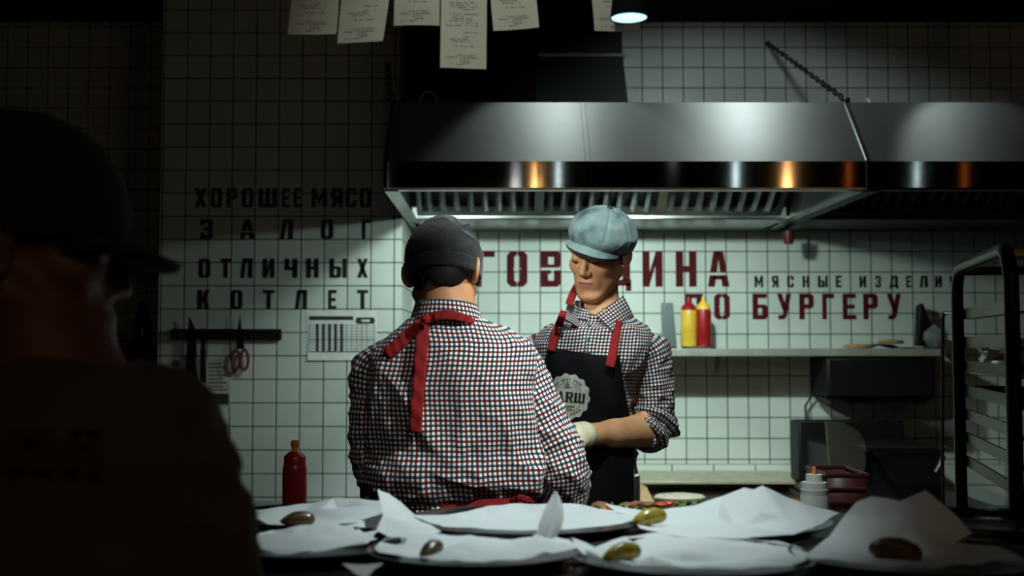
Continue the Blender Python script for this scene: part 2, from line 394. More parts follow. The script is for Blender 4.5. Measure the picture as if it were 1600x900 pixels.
word([('М', 1179, 1192), ('Я', 1206, 1216), ('С', 1230, 1240), ('Н', 1254, 1264), ('Ы', 1278, 1293), ('Е', 1306, 1315), ('И', 1343, 1353), ('З', 1368, 1376), ('Д', 1390, 1403), ('Е', 1416, 1424), ('Л', 1437, 1449), ('И', 1461, 1471), ('Я', 1484, 1494)], 431, 449, BW, VINYL_BLK,
     'small black stencil words on the tiles above the lower red words')
word([('Х', 304, 323), ('О', 329, 347), ('Р', 354, 371), ('О', 378, 396), ('Ш', 404, 433), ('Е', 441, 453), ('Е', 459, 471), ('М', 487, 511), ('Я', 517, 536), ('С', 540, 558), ('О', 562, 580)], 294, 324, PW, VINYL_BLK,
     'topmost of four black stencil lines on the tiled pillar')
word([('З', 313, 333), ('А', 375, 398), ('Л', 438, 458), ('О', 502, 521), ('Г', 566, 580)], 343, 373, PW, VINYL_BLK,
     'widely spaced five-letter black stencil line, second on the tiled pillar')
word([('О', 311, 329), ('Т', 345, 361), ('Л', 376, 395), ('И', 411, 429), ('Ч', 445, 465), ('Н', 479, 498), ('Ы', 515, 542), ('Х', 558, 575)], 404, 434, PW, VINYL_BLK,
     'eight-letter black stencil line, third down on the tiled pillar')
word([('К', 309, 328), ('О', 361, 379), ('Т', 411, 429), ('Л', 461, 480), ('Е', 513, 526), ('Т', 558, 575)], 453, 483, PW, VINYL_BLK,
     'lowest black stencil line on the pillar, directly above the pinned sheet')

# ------------------------------------------------------------------ extractor hoods
ZH0 = at(700, 295, 3.83).z; ZH1 = at(700, 252, 3.83).z; ZH2 = at(700, 160, 4.06).z
HX0, HX1 = XPR + 0.006, at(1355, 270, 3.83).x
YF, YT, YR = 3.83, 4.06, YB - 0.004
def hood(x0, x1, label, filt=True, FM=STEEL):
    t = thing('extractor_hood', label, 'extractor hood', ((x0 + x1) / 2, (YF + YR) / 2, ZH0))
    L = x1 - x0
    mb = MB().prism([(x0, YF, ZH1), (x0, YT, ZH2), (x0, YT + .003, ZH2 - .003), (x0, YF + .003, ZH1 - .003)], (L, 0, 0)); mb.uv = [(p[0], p[2]) for p in mb.v]
    part('sloped_panel', mb, HOODSTEEL, t)
    mb = MB().box(x0, x1, YF, YF + .003, ZH0, ZH1); mb.uv = [(p[0], p[2]) for p in mb.v]
    part('front_band', mb, HOODBAND, t)
    part('top_panel', MB().box(x0, x1, YT, YR, ZH2 - 0.002, ZH2), STEEL_DK, t)
    for xs in (x0, x1 - 0.012):
        mb = MB().prism([(xs, YF, ZH0), (xs, YF, ZH1), (xs, YT, ZH2), (xs, YR, ZH2), (xs, YR, ZH0)], (0.012, 0, 0))
        part('side_panel', mb, STEEL, t)
    rim = MB().box(x0, x1, YF - 0.001, YF + 0.04, ZH0 - 0.004, ZH0 + 0.004)
    rim.box(x0, x0 + 0.05, YF, YR, ZH0 - 0.004, ZH0 + 0.004).box(x1 - 0.05, x1, YF, YR, ZH0 - 0.004, ZH0 + 0.004)
    part('bottom_rim', rim, FM, t)
    ztr = at(900, 334, 4.86).z
    tr = MB().prism([(x0 + .02, 4.82, ztr + .03), (x0 + .02, 4.82, ztr - .03), (x0 + .02, 4.9, ZH0 - .004), (x0 + .02, YR, ZH0 - .004), (x0 + .02, YR, ztr)], (L - .04, 0, 0))
    part('grease_trough', tr, FM, t, bevel=0.006)
    if filt:
        n = max(1, round((L - 0.1) / 0.465)); wf = (L - 0.1) / n
        y0, z0, y1, z1 = 4.83, ztr + .012, 4.40, ztr + .30
        d = Vector((0, y1 - y0, z1 - z0)); nn = Vector((0, -d.z, d.y)).normalized() * -1
        nn = nn if nn.z < 0 else -nn
        for i in range(n):
            xa = x0 + .05 + i * wf; fr = MB(); c0 = Vector((xa, y0, z0))
            for a, b in ((0, .02), (wf - .02, wf)):
                fr.prism([c0 + Vector((a, 0, 0)), c0 + Vector((b, 0, 0)), c0 + Vector((b, 0, 0)) + d, c0 + Vector((a, 0, 0)) + d], nn * .03)
            for q0, q1 in ((0, .05), (.95, 1)):
                fr.prism([c0 + d * q0, c0 + Vector((wf, 0, 0)) + d * q0, c0 + Vector((wf, 0, 0)) + d * q1, c0 + d * q1], nn * .03)
            fo = part('baffle_filter', fr, FM, t)
            bf = MB(); k = 8; p = (wf - .04) / k
            for j in range(k):
                a = xa + .02 + j * p + p * .2; q = Vector((a, y0, z0)); ww = p * .52
                bf.prism([q + Vector((0, 0, 0)), q + Vector((ww * .5, 0, 0)) + nn * .022, q + Vector((ww, 0, 0)), q + Vector((ww * .5, 0, 0)) + nn * .016], d)
            part('baffles', bf, FM, fo)
            part('filter_back', MB().prism([c0 + nn * -.03, c0 + Vector((wf, 0, 0)) + nn * -.03, c0 + Vector((wf, 0, 0)) + d + nn * -.03, c0 + d + nn * -.03], nn * -.004), BLACK, fo)
    return t
hood_l = hood(HX0, HX1, 'long brushed steel extractor hood above the two cooks, lit by lamps')
hood_r = hood(HX1 + .004, 3.2, 'steel extractor hood with shade-darkened underside continuing beyond the bright seam', FM=plain('shaded_steel', (38, 38, 36), .5, metal=.6))  # rim, trough and filters coloured dark to stand for shade under this hood
for o, xs in ((hood_l, HX1 - .004),):
    part('seam_edge', MB().tube([(xs, YT - .002, ZH2), (xs, YF - .004, ZH1), (xs, YF - .004, ZH0)], .0045, 8), STEEL, o)
solo('wire_hook', 'small bent wire hook on the hood top, below the brown casing', 'hook', MB().tube([at(655, 160, 4.1) + Vector((0, 0, .0)), at(659, 149, 4.1), at(668, 143, 4.1), at(678, 147, 4.1), at(684, 160, 4.1)], .003, 8), plain('pale_wire', (190, 180, 140), .5))
solo('hood_peg', 'tiny pale peg on the darker hood just past the chain end', 'peg', MB().tube([at(1355, 153, 4.1), at(1360, 161, 4.1)], .006, 8), plain('pale_wire', (190, 180, 140), .5))
for (x, y, z, k) in HOOD_LAMPS:
    lp = thing('hood_lamp', 'glowing bulkhead lamp inside the hood above ' + ('the back-turned cook' if x < .2 else 'the cook in the pale cap'), 'lamp', (x, y, z))
    part('housing', MB().lathe([(.0, .055), (.026, .055), (.032, .047), (.030, .043), (0, .043)], (x, y, z), n=24), BLACK, lp)
    part('bulb', MB().lathe([(0.0, -.03), (.02, -.025), (.034, -.005), (.036, .02), (.03, .045), (0, .045)], (x, y, z), n=24), emit('hood_bulb', (235, 255, 240), 6), lp)
    light('hood_light', 'POINT', (x, y, z - .05), P_HOOD * k, GREENISH, lp, radius=.035)
    light('hood_beam', 'SPOT', (x, y, z - .05), P_HOOD * 3.2 * k, GREENISH, lp, radius=.035, spot=124, blend=1.0, target=(x + .1, YB, .55))
for px in (916, 924):
    xs = (px - VPX) / F_PX * 3.83
    part('panel_seam', MB().tube([(xs, YF - .0005, ZH0 + .006), (xs, YF - .0005, ZH1), (xs, YT - .0015, ZH2 - .003)], .0012, 6), STEEL_DK, hood_l)
# grease cup under the trough
g = at(1232, 372, 5.0)
solo('grease_cup', 'small dark red cup hanging below the hood trough at its seam', 'cup',
     MB().lathe([(0, -.03), (.02, -.028), (.026, .0), (.028, .03), (.024, .03), (.02, 0), (0, -.02)], g, n=20).tube([g + Vector((0, 0, .028)), g + Vector((0, 0.03, .075))], .006, 8), plain('dark_red_plastic', (84, 30, 26), .4))
# duct above the hood
d0, d1 = at(845, 60, 4.45).x, at(972, 60, 4.45).x
du = thing('exhaust_duct', 'dark square exhaust duct with flared steel base on top of the hood', 'duct', ((d0 + d1) / 2, 4.7, ZH2))
part('shaft', MB().box(d0, d1, 4.45, 4.95, at(900, 88, 4.45).z, CEIL - .004), DARKWALL, du)
e0, e1 = at(818, 158, 4.3).x, at(984, 158, 4.3).x; zt = at(900, 88, 4.45).z
fl = MB()._add([(e0, 4.3, ZH2 + .001), (e1, 4.3, ZH2 + .001), (e1 - .02, 5.1, ZH2 + .001), (e0 + .02, 5.1, ZH2 + .001), (d0, 4.44, zt), (d1, 4.44, zt), (d1, 4.96, zt), (d0, 4.96, zt)],
               [(0, 1, 5, 4), (1, 2, 6, 5), (2, 3, 7, 6), (3, 0, 4, 7), (4, 5, 6, 7), (3, 2, 1, 0)])
part('flared_base', fl, steel_mat('worn_steel', (110, 112, 114), .38), du)
part('flange', MB().box(d0 - .012, d1 + .012, 4.425, 4.975, zt - .006, zt + .006), STEEL, du)
c0, c1 = at(630, 60, 4.3).x, at(838, 60, 4.3).x
solo('wall_cupboard', 'dark brown boxed casing standing on the hood beside the duct', 'casing', MB().box(c0, c1, 4.3, YB - .003, ZH2 + .002, CEIL - .003), DARKWOOD, bevel=.004)
# hood chains
def chain(p, q, n, label):
    p, q = Vector(p), Vector(q); mb = MB(); d = (q - p) / n; ax = d.normalized(); s1 = ax.cross(Vector((0, 0, 1))).normalized(); s2 = ax.cross(s1)
    for i in range(n):
        c = p + d * (i + .5); sd = s1 if i % 2 else s2; L = d.length * .66
        mb.tube([c + ax * (L * math.cos(a)) + sd * (L * .42 * math.sin(a)) for a in (2 * PI * k / 12 for k in range(12))], .0028, 6, closed=True)
    mb.lathe([(0, -.012), (.014, -.008), (.016, 0), (.014, .008), (0, .012)], p, n=12)
    mb.lathe([(0, -.012), (.014, -.008), (.016, 0), (.014, .008), (0, .012)], q, n=12)
    return solo('hanging_chain', label, 'chain', mb, STEEL_DK)
chain(at(1200, 68, YB - .01), Vector((at(1322, 158, 4.1).x, 4.1, ZH2 + .016)), 30, 'steel chain from the tiled wall down to the hood seam')
chain(at(629, 100, YB - .02) + Vector((-.05, -.3, 0)), Vector((at(611, 158, 4.12).x, 4.12, ZH2 + .016)), 22, 'dark chain at the hood end beside the tiled pillar')

# ------------------------------------------------------------------ ceiling spots over the kitchen (above the frame)
for i, (x, y, z, k, tgt, cone) in enumerate(KITCHEN_SPOTS):
    lp = thing('ceiling_spot', ('dim ceiling spot above the hood near the duct', 'bright ceiling spot above the middle of the hood', 'faint ceiling spot above the hood seam', 'ceiling spot aimed at the cook in the pale cap')[i], 'lamp', (x, y, CEIL))
    part('can', MB().lathe([(0, CEIL - z - .002), (.055, CEIL - z - .002), (.06, 0.0), (.052, 0.0), (.045, .07), (0, .07)], (x, y, z), n=28), BLACK, lp)
    part('lens', MB().lathe([(0, .03), (.046, .03), (.046, .035), (0, .035)], (x, y, z), n=28), emit('cool_lens', (225, 245, 255), 8), lp)
    light('ceiling_spot_light', 'SPOT', (x, y, z - .01), P_KITCHEN * k, COOL, lp, radius=.035, spot=cone, blend=.3, target=tgt)
# pass lamp (in frame, top)
pl = at(983, 29, 1.80)
lp = thing('pendant_spot', 'small black spot lamp shining down in front of the last receipt', 'lamp', (pl.x, pl.y, pl.z))
part('shade', MB().lathe([(.012, .16), (.022, .15), (.026, .05), (.032, 0), (.0305, 0), (.024, .048), (0, .05)], pl, n=36), plain('matt_black_shade', (16, 16, 16), .9, spec=.1), lp)
part('reflector', MB().lathe([(0.0295, .0015), (.024, .03), (0, .034)], pl, n=36, cap0=False), emit('pass_reflector', (205, 240, 255), .9), lp)
part('stem', MB().tube([pl + Vector((0, 0, .15)), Vector((pl.x, pl.y, CEIL - .003))], .006, 10), BLACK, lp)
light('pass_light', 'SPOT', pl + Vector((0, 0, .004)), P_PASS, COOL, lp, radius=.02, spot=78, blend=.9, target=pl + Vector((-.16, .03, -1)))
for c, tg_, pw, cone, lab in ((Vector((1.0, 1.6, 2.55)), Vector((.07, 2.52, 1.33)), P_BEAM, 27, 'narrow track spot aimed at the back of the checked shirt'), (Vector((-.62, 1.9, 2.2)), Vector((.24, 3.0, 1.58)), P_BEAM * .38, 26, 'narrow spot added to light the face below the pale cap'), (Vector((.12, 1.05, 2.42)), Vector((-.01, 1.92, 1.93)), 16, 44, 'weak spot added to light the hanging receipts')):
  bl = thing('unseen_spot', lab, 'lamp', c)  # unseen spots; those on face and receipts added to brighten them
  ad = (tg_ - c).normalized()
  part('can', MB().lathe([(.02, -.10), (.035, -.09), (.038, .03), (.034, .03), (.030, .0), (0, .0)], c, n=28, axis=ad), BLACK, bl)
  part('lens', MB().lathe([(0, .008), (.029, .008), (.029, .011), (0, .011)], c, n=28, axis=ad), MATS.setdefault('beam_lens', MATS.get('beam_lens') or emit('beam_lens', (235, 248, 255), 6)), bl)
  part('stem', MB().tube([c - ad * .05, Vector((c.x, c.y - .03, CEIL - .003))], .006, 8), BLACK, bl)
  light('beam_light', 'SPOT', c + ad * .014, pw, (.92, .98, 1.0), bl, radius=.03, spot=cone, blend=1.0 if cone == 27 else .75, target=tg_)
# warm lamps of the dining room behind the camera: seen only as reflections in the hood band
for i, (px, Yl, Zl, em, warm) in enumerate(((838, -1.0, 2.75, 3.5, 1), (873, -1.0, 2.75, 9, 0), (1152, -1.0, 2.75, 11, 0), (1232, -1.0, 2.75, 3, 1), (1330, -1.0, 2.75, 1.0, 2), (1437, -1.0, 2.75, 6, 0), (1512, -1.0, 2.75, 1.0, 2))):
    dx = (px - VPX) / F_PX; X = dx * (3.83 + 3.83 - Yl)
    lp = thing('dining_pendant', ('warm tube pendant nearest the dining room centre', 'white tube pendant beside the most central warm one', 'white tube pendant halfway to the side wall', 'warm tube pendant behind the halfway white one', 'dim orange tube pendant between two white ones', 'white tube pendant closest to the side wall corner', 'dim orange tube pendant nearest the side wall')[i], 'lamp', (X, Yl, Zl))
    part('bulb', MB().lathe([(0, -.14), (.012, -.135), (.017, -.12), (.017, .11), (.012, .13), (.010, .14), (0, .14)], (X, Yl, Zl), n=20), emit('pendant_bulb', ((215, 245, 255), (255, 200, 120), (255, 130, 60))[warm], em), lp)
    part('cord', MB().tube([(X, Yl, Zl + .14), (X, Yl, CEIL - .003)], .004, 8), BLACK, lp)
    if warm == 1: light('dining_light', 'POINT', (X, Yl, Zl - .17), P_DINING, WARM, lp, radius=.03)
# ------------------------------------------------------------------ wall shelf and what stands on it
zs = at(1200, 545, 4.98).z
sx0, sx1 = at(700, 545, 5).x, at(1474, 545, 5).x
sh = thing('wall_shelf', 'long steel wall shelf below the red lettering', 'shelf', ((sx0 + sx1) / 2, 5.1, zs))
part('board', MB().box(sx0, sx1, 4.98, YB - .004, zs - .004, zs), STEEL, sh)
part('front_lip', MB().box(sx0, sx1, 4.976, 4.984, zs - .034, zs + .001), plain('satin_steel', (196, 194, 182), .35, metal=.5), sh, bevel=.003)
for x in (.25, 1.05, 1.75):
    part('bracket', MB().prism([(x, 5.0, zs - .005), (x, YB - .004, zs - .005), (x, YB - .004, zs - .12), (x, YB - .02, zs - .12)], (.004, 0, 0)), STEEL, sh)
def squeeze(px, base, top_py, wpx, Y, body, cap, label, nozzle_c=None, group=None, style=0):
    c = at(px, base, Y) if isinstance(base, (int, float)) and base > 5 else Vector((at(px, 500, Y).x, Y, base))
    r = wpx / 2 / F_PX * Y; H = at(px, top_py, Y).z - c.z
    t = thing('squeeze_bottle', label, 'bottle', c, group)
    hb = H * (.74 if style == 0 else .72)
    part('body', MB().lathe([(0, 0), (r * .93, 0), (r, .006), (r, hb * .93), (r * .96, hb * .965), (r * .9, hb), (0, hb)], c, n=36), body, t)
    if style == 0:
        part('cap', MB().lathe([(r * .93, hb - .002), (r * .93, hb + H * .05), (r * .8, hb + H * .08), (r * .42, hb + H * .14), (0, hb + H * .14)], c, n=36), cap, t)
        part('nozzle', MB().lathe([(r * .4, hb + H * .13), (r * .26, hb + H * .17), (r * .16, H), (0, H)], c, n=20), nozzle_c or cap, t)
    elif style == 1:    # red bottle with a stubby wavy spout
        part('cap', MB().lathe([(r * .9, hb - .002), (r * .9, hb + H * .09), (r * .86, hb + H * .1), (r * .45, hb + H * .15), (0, hb + H * .15)], c, n=36), cap, t)
        part('nozzle', MB().lathe([(r * .3, hb + H * .145), (r * .26, hb + H * .19), (r * .36, hb + H * .215), (r * .34, H), (r * .15, H - .003), (0, H - .003)], c, n=20), nozzle_c, t)
    else:
        part('collar', MB().lathe([(r * .98, hb - .012), (r * 1.0, hb + H * .02), (r * .93, hb + H * .02), (r * .9, hb + H * .1), (r * .62, hb + H * .1), (r * .6, hb + H * .19), (r * .3, hb + H * .19), (0, hb + H * .19)], c, n=36), cap, t)
        part('nozzle', MB().lathe([(r * .17, hb + H * .185), (r * .14, H), (0, H)], c, n=16), nozzle_c, t)
    return t
YEL = plain('mustard_yellow', (226, 180, 60), .35, sss=.05); RED = plain('ketchup_red', (150, 24, 28), .35); ORANGE = plain('orange_nozzle', (226, 130, 60), .4)
YELCAP = plain('yellow_cap', (240, 190, 70), .4); WHITEP = plain('cloudy_white_plastic', (206, 206, 196), .45)
squeeze(1076.5, 541, 464, 25, 5.06, YEL, RED, 'yellow squeeze bottle with red cap on the wall shelf')
squeeze(1099.5, 541, 463, 24, 5.06, RED, YELCAP, 'red squeeze bottle with yellow cap on the wall shelf')
a = at(1034, 541, 5.2); b = at(1052, 473, 5.2)
ss = thing('steel_scraper', 'grey flat steel scraper standing on the shelf against the tiles', 'scraper', ((a.x + b.x) / 2, 5.2, a.z))
part('blade', MB().prism([(a.x + .006, 5.19, a.z), (b.x + .014, 5.19, a.z), (b.x, 5.21, b.z), (a.x, 5.21, b.z)], (0, .004, 0)), steel_mat('dull_steel', (96, 104, 102), .45), ss)
part('rivet', MB().lathe([(0, .0), (.006, .001), (.007, .003), (0, .003)], ((a.x + b.x) / 2, 5.205, b.z - .02), n=12, axis=(0, -1, 0)), STEEL, ss)
# bread, bags and a dark brush at the shelf's far end
BUN = plain('toasted_bun', (176, 134, 84), .7, bump=.4)
for (px, wd, lab, k) in ((1340, 44, 'pale flat bread lying on the shelf below the last red letters', 0), (1392, 40, 'flat bread on dark cloth on the shelf near the tray rack', 1)):
    c = at(px, 540, 5.08); c.z = zs + .0005 + k * .021; r = wd / F_PX * 5.08 / 2
    solo('flat_bread', lab, 'bread', MB().lathe([(0, 0), (r * .92, .002), (r, .01), (r * .9, .018), (r * .5, .022), (0, .022)], c, n=32, sy=.8), BUN)
cl = []
for i in range(24):
    row = []
    for j in range(10):
        u, v = i / 23, j / 9; x = at(1352 + 100 * u, 540, 5.0).x; y = 4.985 + .2 * v
        z = zs + .004 + .016 * math.sin(PI * min(1, u * 1.6)) ** 2 + .004 * noise.noise((u * 5, v * 3, 1)); row.append((x, y, z))
    cl.append(row)
solo('dark_cloth', 'dark folded cloth lying at the far end of the shelf under flat bread', 'cloth', MB().grid(cl), plain('dark_cloth', (34, 30, 28), .9), solid=.003)
q = [at(1434, 541, 5.15), at(1459, 541, 5.15), at(1456, 505, 5.15), at(1443, 473, 5.15), at(1436, 478, 5.15)]
solo('black_pouch', 'black pointed pouch standing upright on the shelf beside the tray rack', 'pouch', MB().prism(q, (0, .05, 0)), BLACKP, bevel=.008)
bg = bmesh.new(); bmesh.ops.create_icosphere(bg, subdivisions=3, radius=1)
mb = MB(); c = at(1462, 526, 5.1)
mb._add([(c.x + v.co.x * .05 * (1 + .3 * noise.noise(v.co * 2)), c.y + v.co.y * .06, max(zs + .001, c.z + v.co.z * .05 * (1 + .35 * noise.noise(v.co * 2.3)))) for v in bg.verts], [tuple(v.index for v in f.verts) for f in bg.faces]); bg.free()
solo('plastic_bag', 'crumpled clear plastic bag at the shelf end beside the tray rack', 'bag', mb, plain('clear_bag', (150, 158, 156), .25, trans=.5), angle=10)

# ------------------------------------------------------------------ things on the tiled pillar
def P(px, py, dy=0.0): v = at(px, py, YP); v.y = YP - dy; return v
def rectY(mb, px0, py0, px1, py1, dy, th=.0012):
    a, b = P(px0, py1), P(px1, py0)
    return mb.box(a.x, b.x, YP - dy - th, YP - dy, a.z, b.z)
ks = thing('magnetic_knife_strip', 'long black magnetic knife strip on the tiled pillar', 'knife strip', P(354, 530))
part('bar', rectY(MB(), 268, 514, 441, 531, .003, .018), BLACKP, ks, bevel=.004)
for px in (285, 428): part('screw', MB().lathe([(0, .002), (.005, .0015), (.006, 0)], P(px, 522, .021), n=12, axis=(0, -1, 0)), STEEL, ks)
kn = thing('chef_knife', 'large dark handled knife hanging on the magnetic strip', 'knife', P(303, 620))
part('blade', MB().prism([P(294, 560, .0215), P(310, 560, .0215), P(308, 515, .0215), P(298, 494, .0215)], (0, -.0025, 0)), STEEL_DK, kn)
part('handle', MB().prism([P(294, 618, .0205), P(310, 618, .0205), P(312, 590, .0205), P(309, 559, .0205), P(295, 559, .0205)], (0, -.016, 0)), BLACKP, kn, bevel=.004)
kn = thing('paring_knife', 'narrow dark knife hanging next to the large knife on the strip', 'knife', P(320, 600))
part('blade', MB().prism([P(316, 545, .0215), P(323, 545, .0215), P(323, 518, .0215), P(318, 512, .0215)], (0, -.002, 0)), STEEL_DK, kn)
part('handle', MB().prism([P(315, 598, .0205), P(325, 598, .0205), P(324, 544, .0205), P(316, 544, .0205)], (0, -.013, 0)), BLACKP, kn, bevel=.003)
sc_ = thing('kitchen_scissors', 'kitchen scissors with red handles hanging on the magnetic strip', 'scissors', P(378, 580))
part('blades', MB().prism([P(371, 545, .0215), P(384, 545, .0215), P(379, 510, .0215), P(377, 492, .0215), P(374, 510, .0215)], (0, -.003, 0)), STEEL_DK, sc_)
RHAND = plain('red_handle', (110, 34, 26), .5)
for px in (371, 384):
    cc = P(px, 562, .024)
    part('handle', MB().tube([cc + Vector((.016 * math.cos(a), 0, .042 * math.sin(a))) for a in (2 * PI * k / 20 for k in range(20))], .006, 8, closed=True), RHAND, sc_)
po = thing('pinned_notice', 'dim white paper notice with a red round emblem under the knife strip', 'notice', P(312, 634))
part('sheet', rectY(MB(), 265, 560, 361, 635, .001), plain('notice_paper', (196, 194, 184), .8), po)
part('round_emblem', MB().lathe([(0, .0012), (.032, .0012), (.033, 0)], P(281, 590, .0022), n=32, axis=(0, -1, 0)), plain('faded_red_print', (110, 56, 52), .8), po, label='faded red disc emblem')
part('small_emblem', MB().lathe([(0, .0012), (.016, .0012), (.0165, 0)], P(275, 569, .0022), n=24, axis=(0, -1, 0)), plain('grey_print', (88, 88, 84), .8), po)
ln = MB()
for i, y in enumerate((567, 573, 579, 585, 591, 597, 603, 608)): rectY(ln, 326, y, 346 + (i * 7) % 13, y + 2.2, .0022, .0006)
part('text_lines', ln, plain('grey_print', (88, 88, 84), .8), po)
part('dark_panel', rectY(MB(), 325, 615, 358, 632, .0022, .0006), plain('dark_print', (44, 44, 44), .8), po, label='dark printed box')
sd = thing('pinned_schedule', 'white sheet printed with a timetable grid, pinned to the tiled pillar', 'sheet', P(533, 562))
g_ = []
for i in range(13):
    row = []
    for j in range(17):
        u, v = j / 16, i / 12; p = P(478 + (589 - 478) * u + (3 if v < .5 else 3 * (1 - v) * 2) * (1 - u), 563 - (563 - 485) * v)
        p.y = YP - .002 - .018 * max(0, .45 - v) ** 1.6 * (.5 + .6 * (1 - u)); row.append(p)
    g_.append(row)
part('sheet', MB().grid(g_), plain('sheet_paper', (226, 228, 222), .8), sd)
def dyv(py): v = (563 - py) / 78; return .0032 + .018 * max(0, .45 - v) ** 1.6 * 1.1
def bars(mb, x0, y0, x1, y1):
    k = max(1, int((y1 - y0) / 5)); 
    for i in range(k):
        a, b = y0 + (y1 - y0) * i / k, y0 + (y1 - y0) * (i + 1) / k
        A0, A1, B0, B1 = P(x0, b, dyv(b)), P(x1, b, dyv(b)), P(x0, a, dyv(a)), P(x1, a, dyv(a)); mb.quad(A0, A1, B1, B0)
tb = MB()
bars(tb, 483, 494, 552, 500); bars(tb, 557, 496, 585, 499); bars(tb, 557, 503, 585, 506)
bars(tb, 556, 499, 565, 503); bars(tb, 578, 499, 586, 503)
for x in (494, 503.5, 513, 522.5, 532): bars(tb, x, 506, x + 4.2, 549)
part('table_bars', tb, plain('dark_print', (44, 44, 44), .8), sd)
tg = MB()
for y in (508, 512.5, 517, 521.5, 526, 535, 539.5, 544): bars(tg, 483, y, 586, y + .7)
for y in (530, 548.5): bars(tg, 483, y, 586, y + 1.6)
for x in (483, 541, 549, 557, 565, 573, 585): bars(tg, x, 506, x + .7, 549)
part('table_lines', tg, plain('grey_print', (88, 88, 84), .8), sd)

# ------------------------------------------------------------------ niche at the far side of the pillar: shelf with a bottle
zn = at(180, 541, 5.0).z; nx0, nx1 = at(20, 541, 5).x, XPL - .003
ns = thing('niche_shelf', 'short dark shelf in the dim niche behind the dark figure', 'shelf', ((nx0 + nx1) / 2, 5.1, zn))
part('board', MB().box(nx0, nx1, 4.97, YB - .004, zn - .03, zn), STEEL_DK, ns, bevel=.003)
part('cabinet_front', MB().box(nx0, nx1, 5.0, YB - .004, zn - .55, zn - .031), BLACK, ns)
c = at(222, 541, 5.1); c.z = zn
bt = thing('sauce_bottle', 'dark glass bottle on the dim niche shelf', 'bottle', c)
part('body', MB().lathe([(0, 0), (.038, 0), (.042, .005), (.042, .11), (.03, .15), (.017, .165), (.016, .19), (0, .19)], c, n=28), plain('dark_glass', (24, 24, 18), .08, spec=.8), bt)
part('cap', MB().lathe([(.018, .188), (.018, .21), (0, .21)], c, n=20), STEEL_DK, bt)
c = at(184, 541, 5.08); c.z = zn
solo('folded_towel', 'dark crumpled towel lying on the niche shelf beside the bottle', 'towel', MB().grid([[(c.x - .1 + .2 * i / 14, c.y - .06 + .12 * j / 8, zn + .002 + .035 * max(0, math.sin(PI * i / 14)) * (.6 + .4 * noise.noise((i * .5, j * .4, 2)))) for j in range(9)] for i in range(15)]), plain('dark_cloth', (34, 30, 28), .9), solid=.004)

# ------------------------------------------------------------------ griddle line along the back wall
ZG = .72
gx0, gx1 = at(985, 760, 4.9).x, at(1262, 760, 4.9).x
gd = thing('griddle', 'low steel griddle station in front of the tiles beside the cook in the pale cap', 'griddle', ((gx0 + gx1) / 2, 4.7, 0))
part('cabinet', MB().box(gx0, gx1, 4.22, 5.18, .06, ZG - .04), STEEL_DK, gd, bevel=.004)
part('plate', MB().box(gx0, gx1, 4.2, 5.19, ZG - .04, ZG), steel_mat('griddle_plate', (92, 76, 60), .42), gd, bevel=.004)
zl0, zl1 = at(1100, 757, 5.02).z, at(1100, 741, 5.1).z
lg = MB().prism([(gx0, 5.02, zl0), (gx0, 5.02, zl0 + .014), (gx0, 5.13, zl1), (gx0, YB - .005, zl1), (gx0, YB - .005, zl0)], (gx1 - gx0, 0, 0))
part('rear_ledge', lg, plain('warm_steel', (182, 174, 150), .42, metal=.25), gd, bevel=.003)
c = at(994, 765, 4.3); part('corner_guard', MB().box(c.x - .014, c.x + .012, 4.27, 4.33, ZG, at(994, 741, 4.3).z), STEEL, gd, bevel=.003)
for fx in (gx0 + .05, gx1 - .05):
    for fy in (4.28, 5.1): part('foot', MB().lathe([(.025, 0), (.025, .065), (0, .065)], (fx, fy, 0), n=16), STEEL_DK, gd)
c = atz(1056, 776, ZG + .003)
solo('bun_half', 'pale bun half lying flat on the rear of the griddle', 'bun', MB().lathe([(0, .0), (.1, .001), (.112, .014), (.1, .024), (.05, .03), (0, .03)], (c.x, c.y - .1, ZG + .001), n=32, sy=.6), plain('pale_bun', (206, 194, 172), .6))
c = atz(1010, 775, ZG + .01)
bd = thing('cutting_board', 'pale wooden board leaning out beside the black apron', 'board', (c.x - .02, 4.45, ZG))
part('board', MB()._add([at(993, 786, 4.3), at(1024, 789, 4.3), at(1010, 760, 4.75), at(994, 752, 4.75)] + [p - Vector((0, 0, .02)) for p in (at(993, 786, 4.3), at(1024, 789, 4.3), at(1010, 760, 4.75), at(994, 752, 4.75))], [(0, 1, 2, 3), (7, 6, 5, 4), (0, 4, 5, 1), (1, 5, 6, 2), (2, 6, 7, 3), (3, 7, 4, 0)]), plain('board_wood', (190, 150, 110), .6), bd)
part('front_edge', MB().tube([at(990, 788, 4.28), at(1026, 791, 4.28)], .012, 8), STEEL, bd)
for (px, r, lab) in ((1205, .028, 'browned patty near the griddle corner behind the pale paper'), (1224, .03, 'darker patty next to the white squeeze bottle')):
    c = atz(px, 776, ZG); solo('patty', lab, 'patty', MB().lathe([(0, 0), (r * 1.3, .002), (r * 1.5, .014), (r * 1.2, .026), (0, .029)], (c.x, 4.62, ZG + .001), n=24), plain('patty_brown', (96, 62, 44), .7, bump=.6))
# counter under the toaster
kx0, kx1 = gx1 + .02, 2.1
sb = thing('steel_counter', 'dim steel counter under the open toaster', 'counter', ((kx0 + kx1) / 2, 4.7, 0))
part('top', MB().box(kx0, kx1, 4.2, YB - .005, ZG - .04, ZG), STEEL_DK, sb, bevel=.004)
part('cabinet', MB().box(kx0 + .01, kx1 - .01, 4.24, YB - .01, .0, ZG - .041), BLACK, sb)
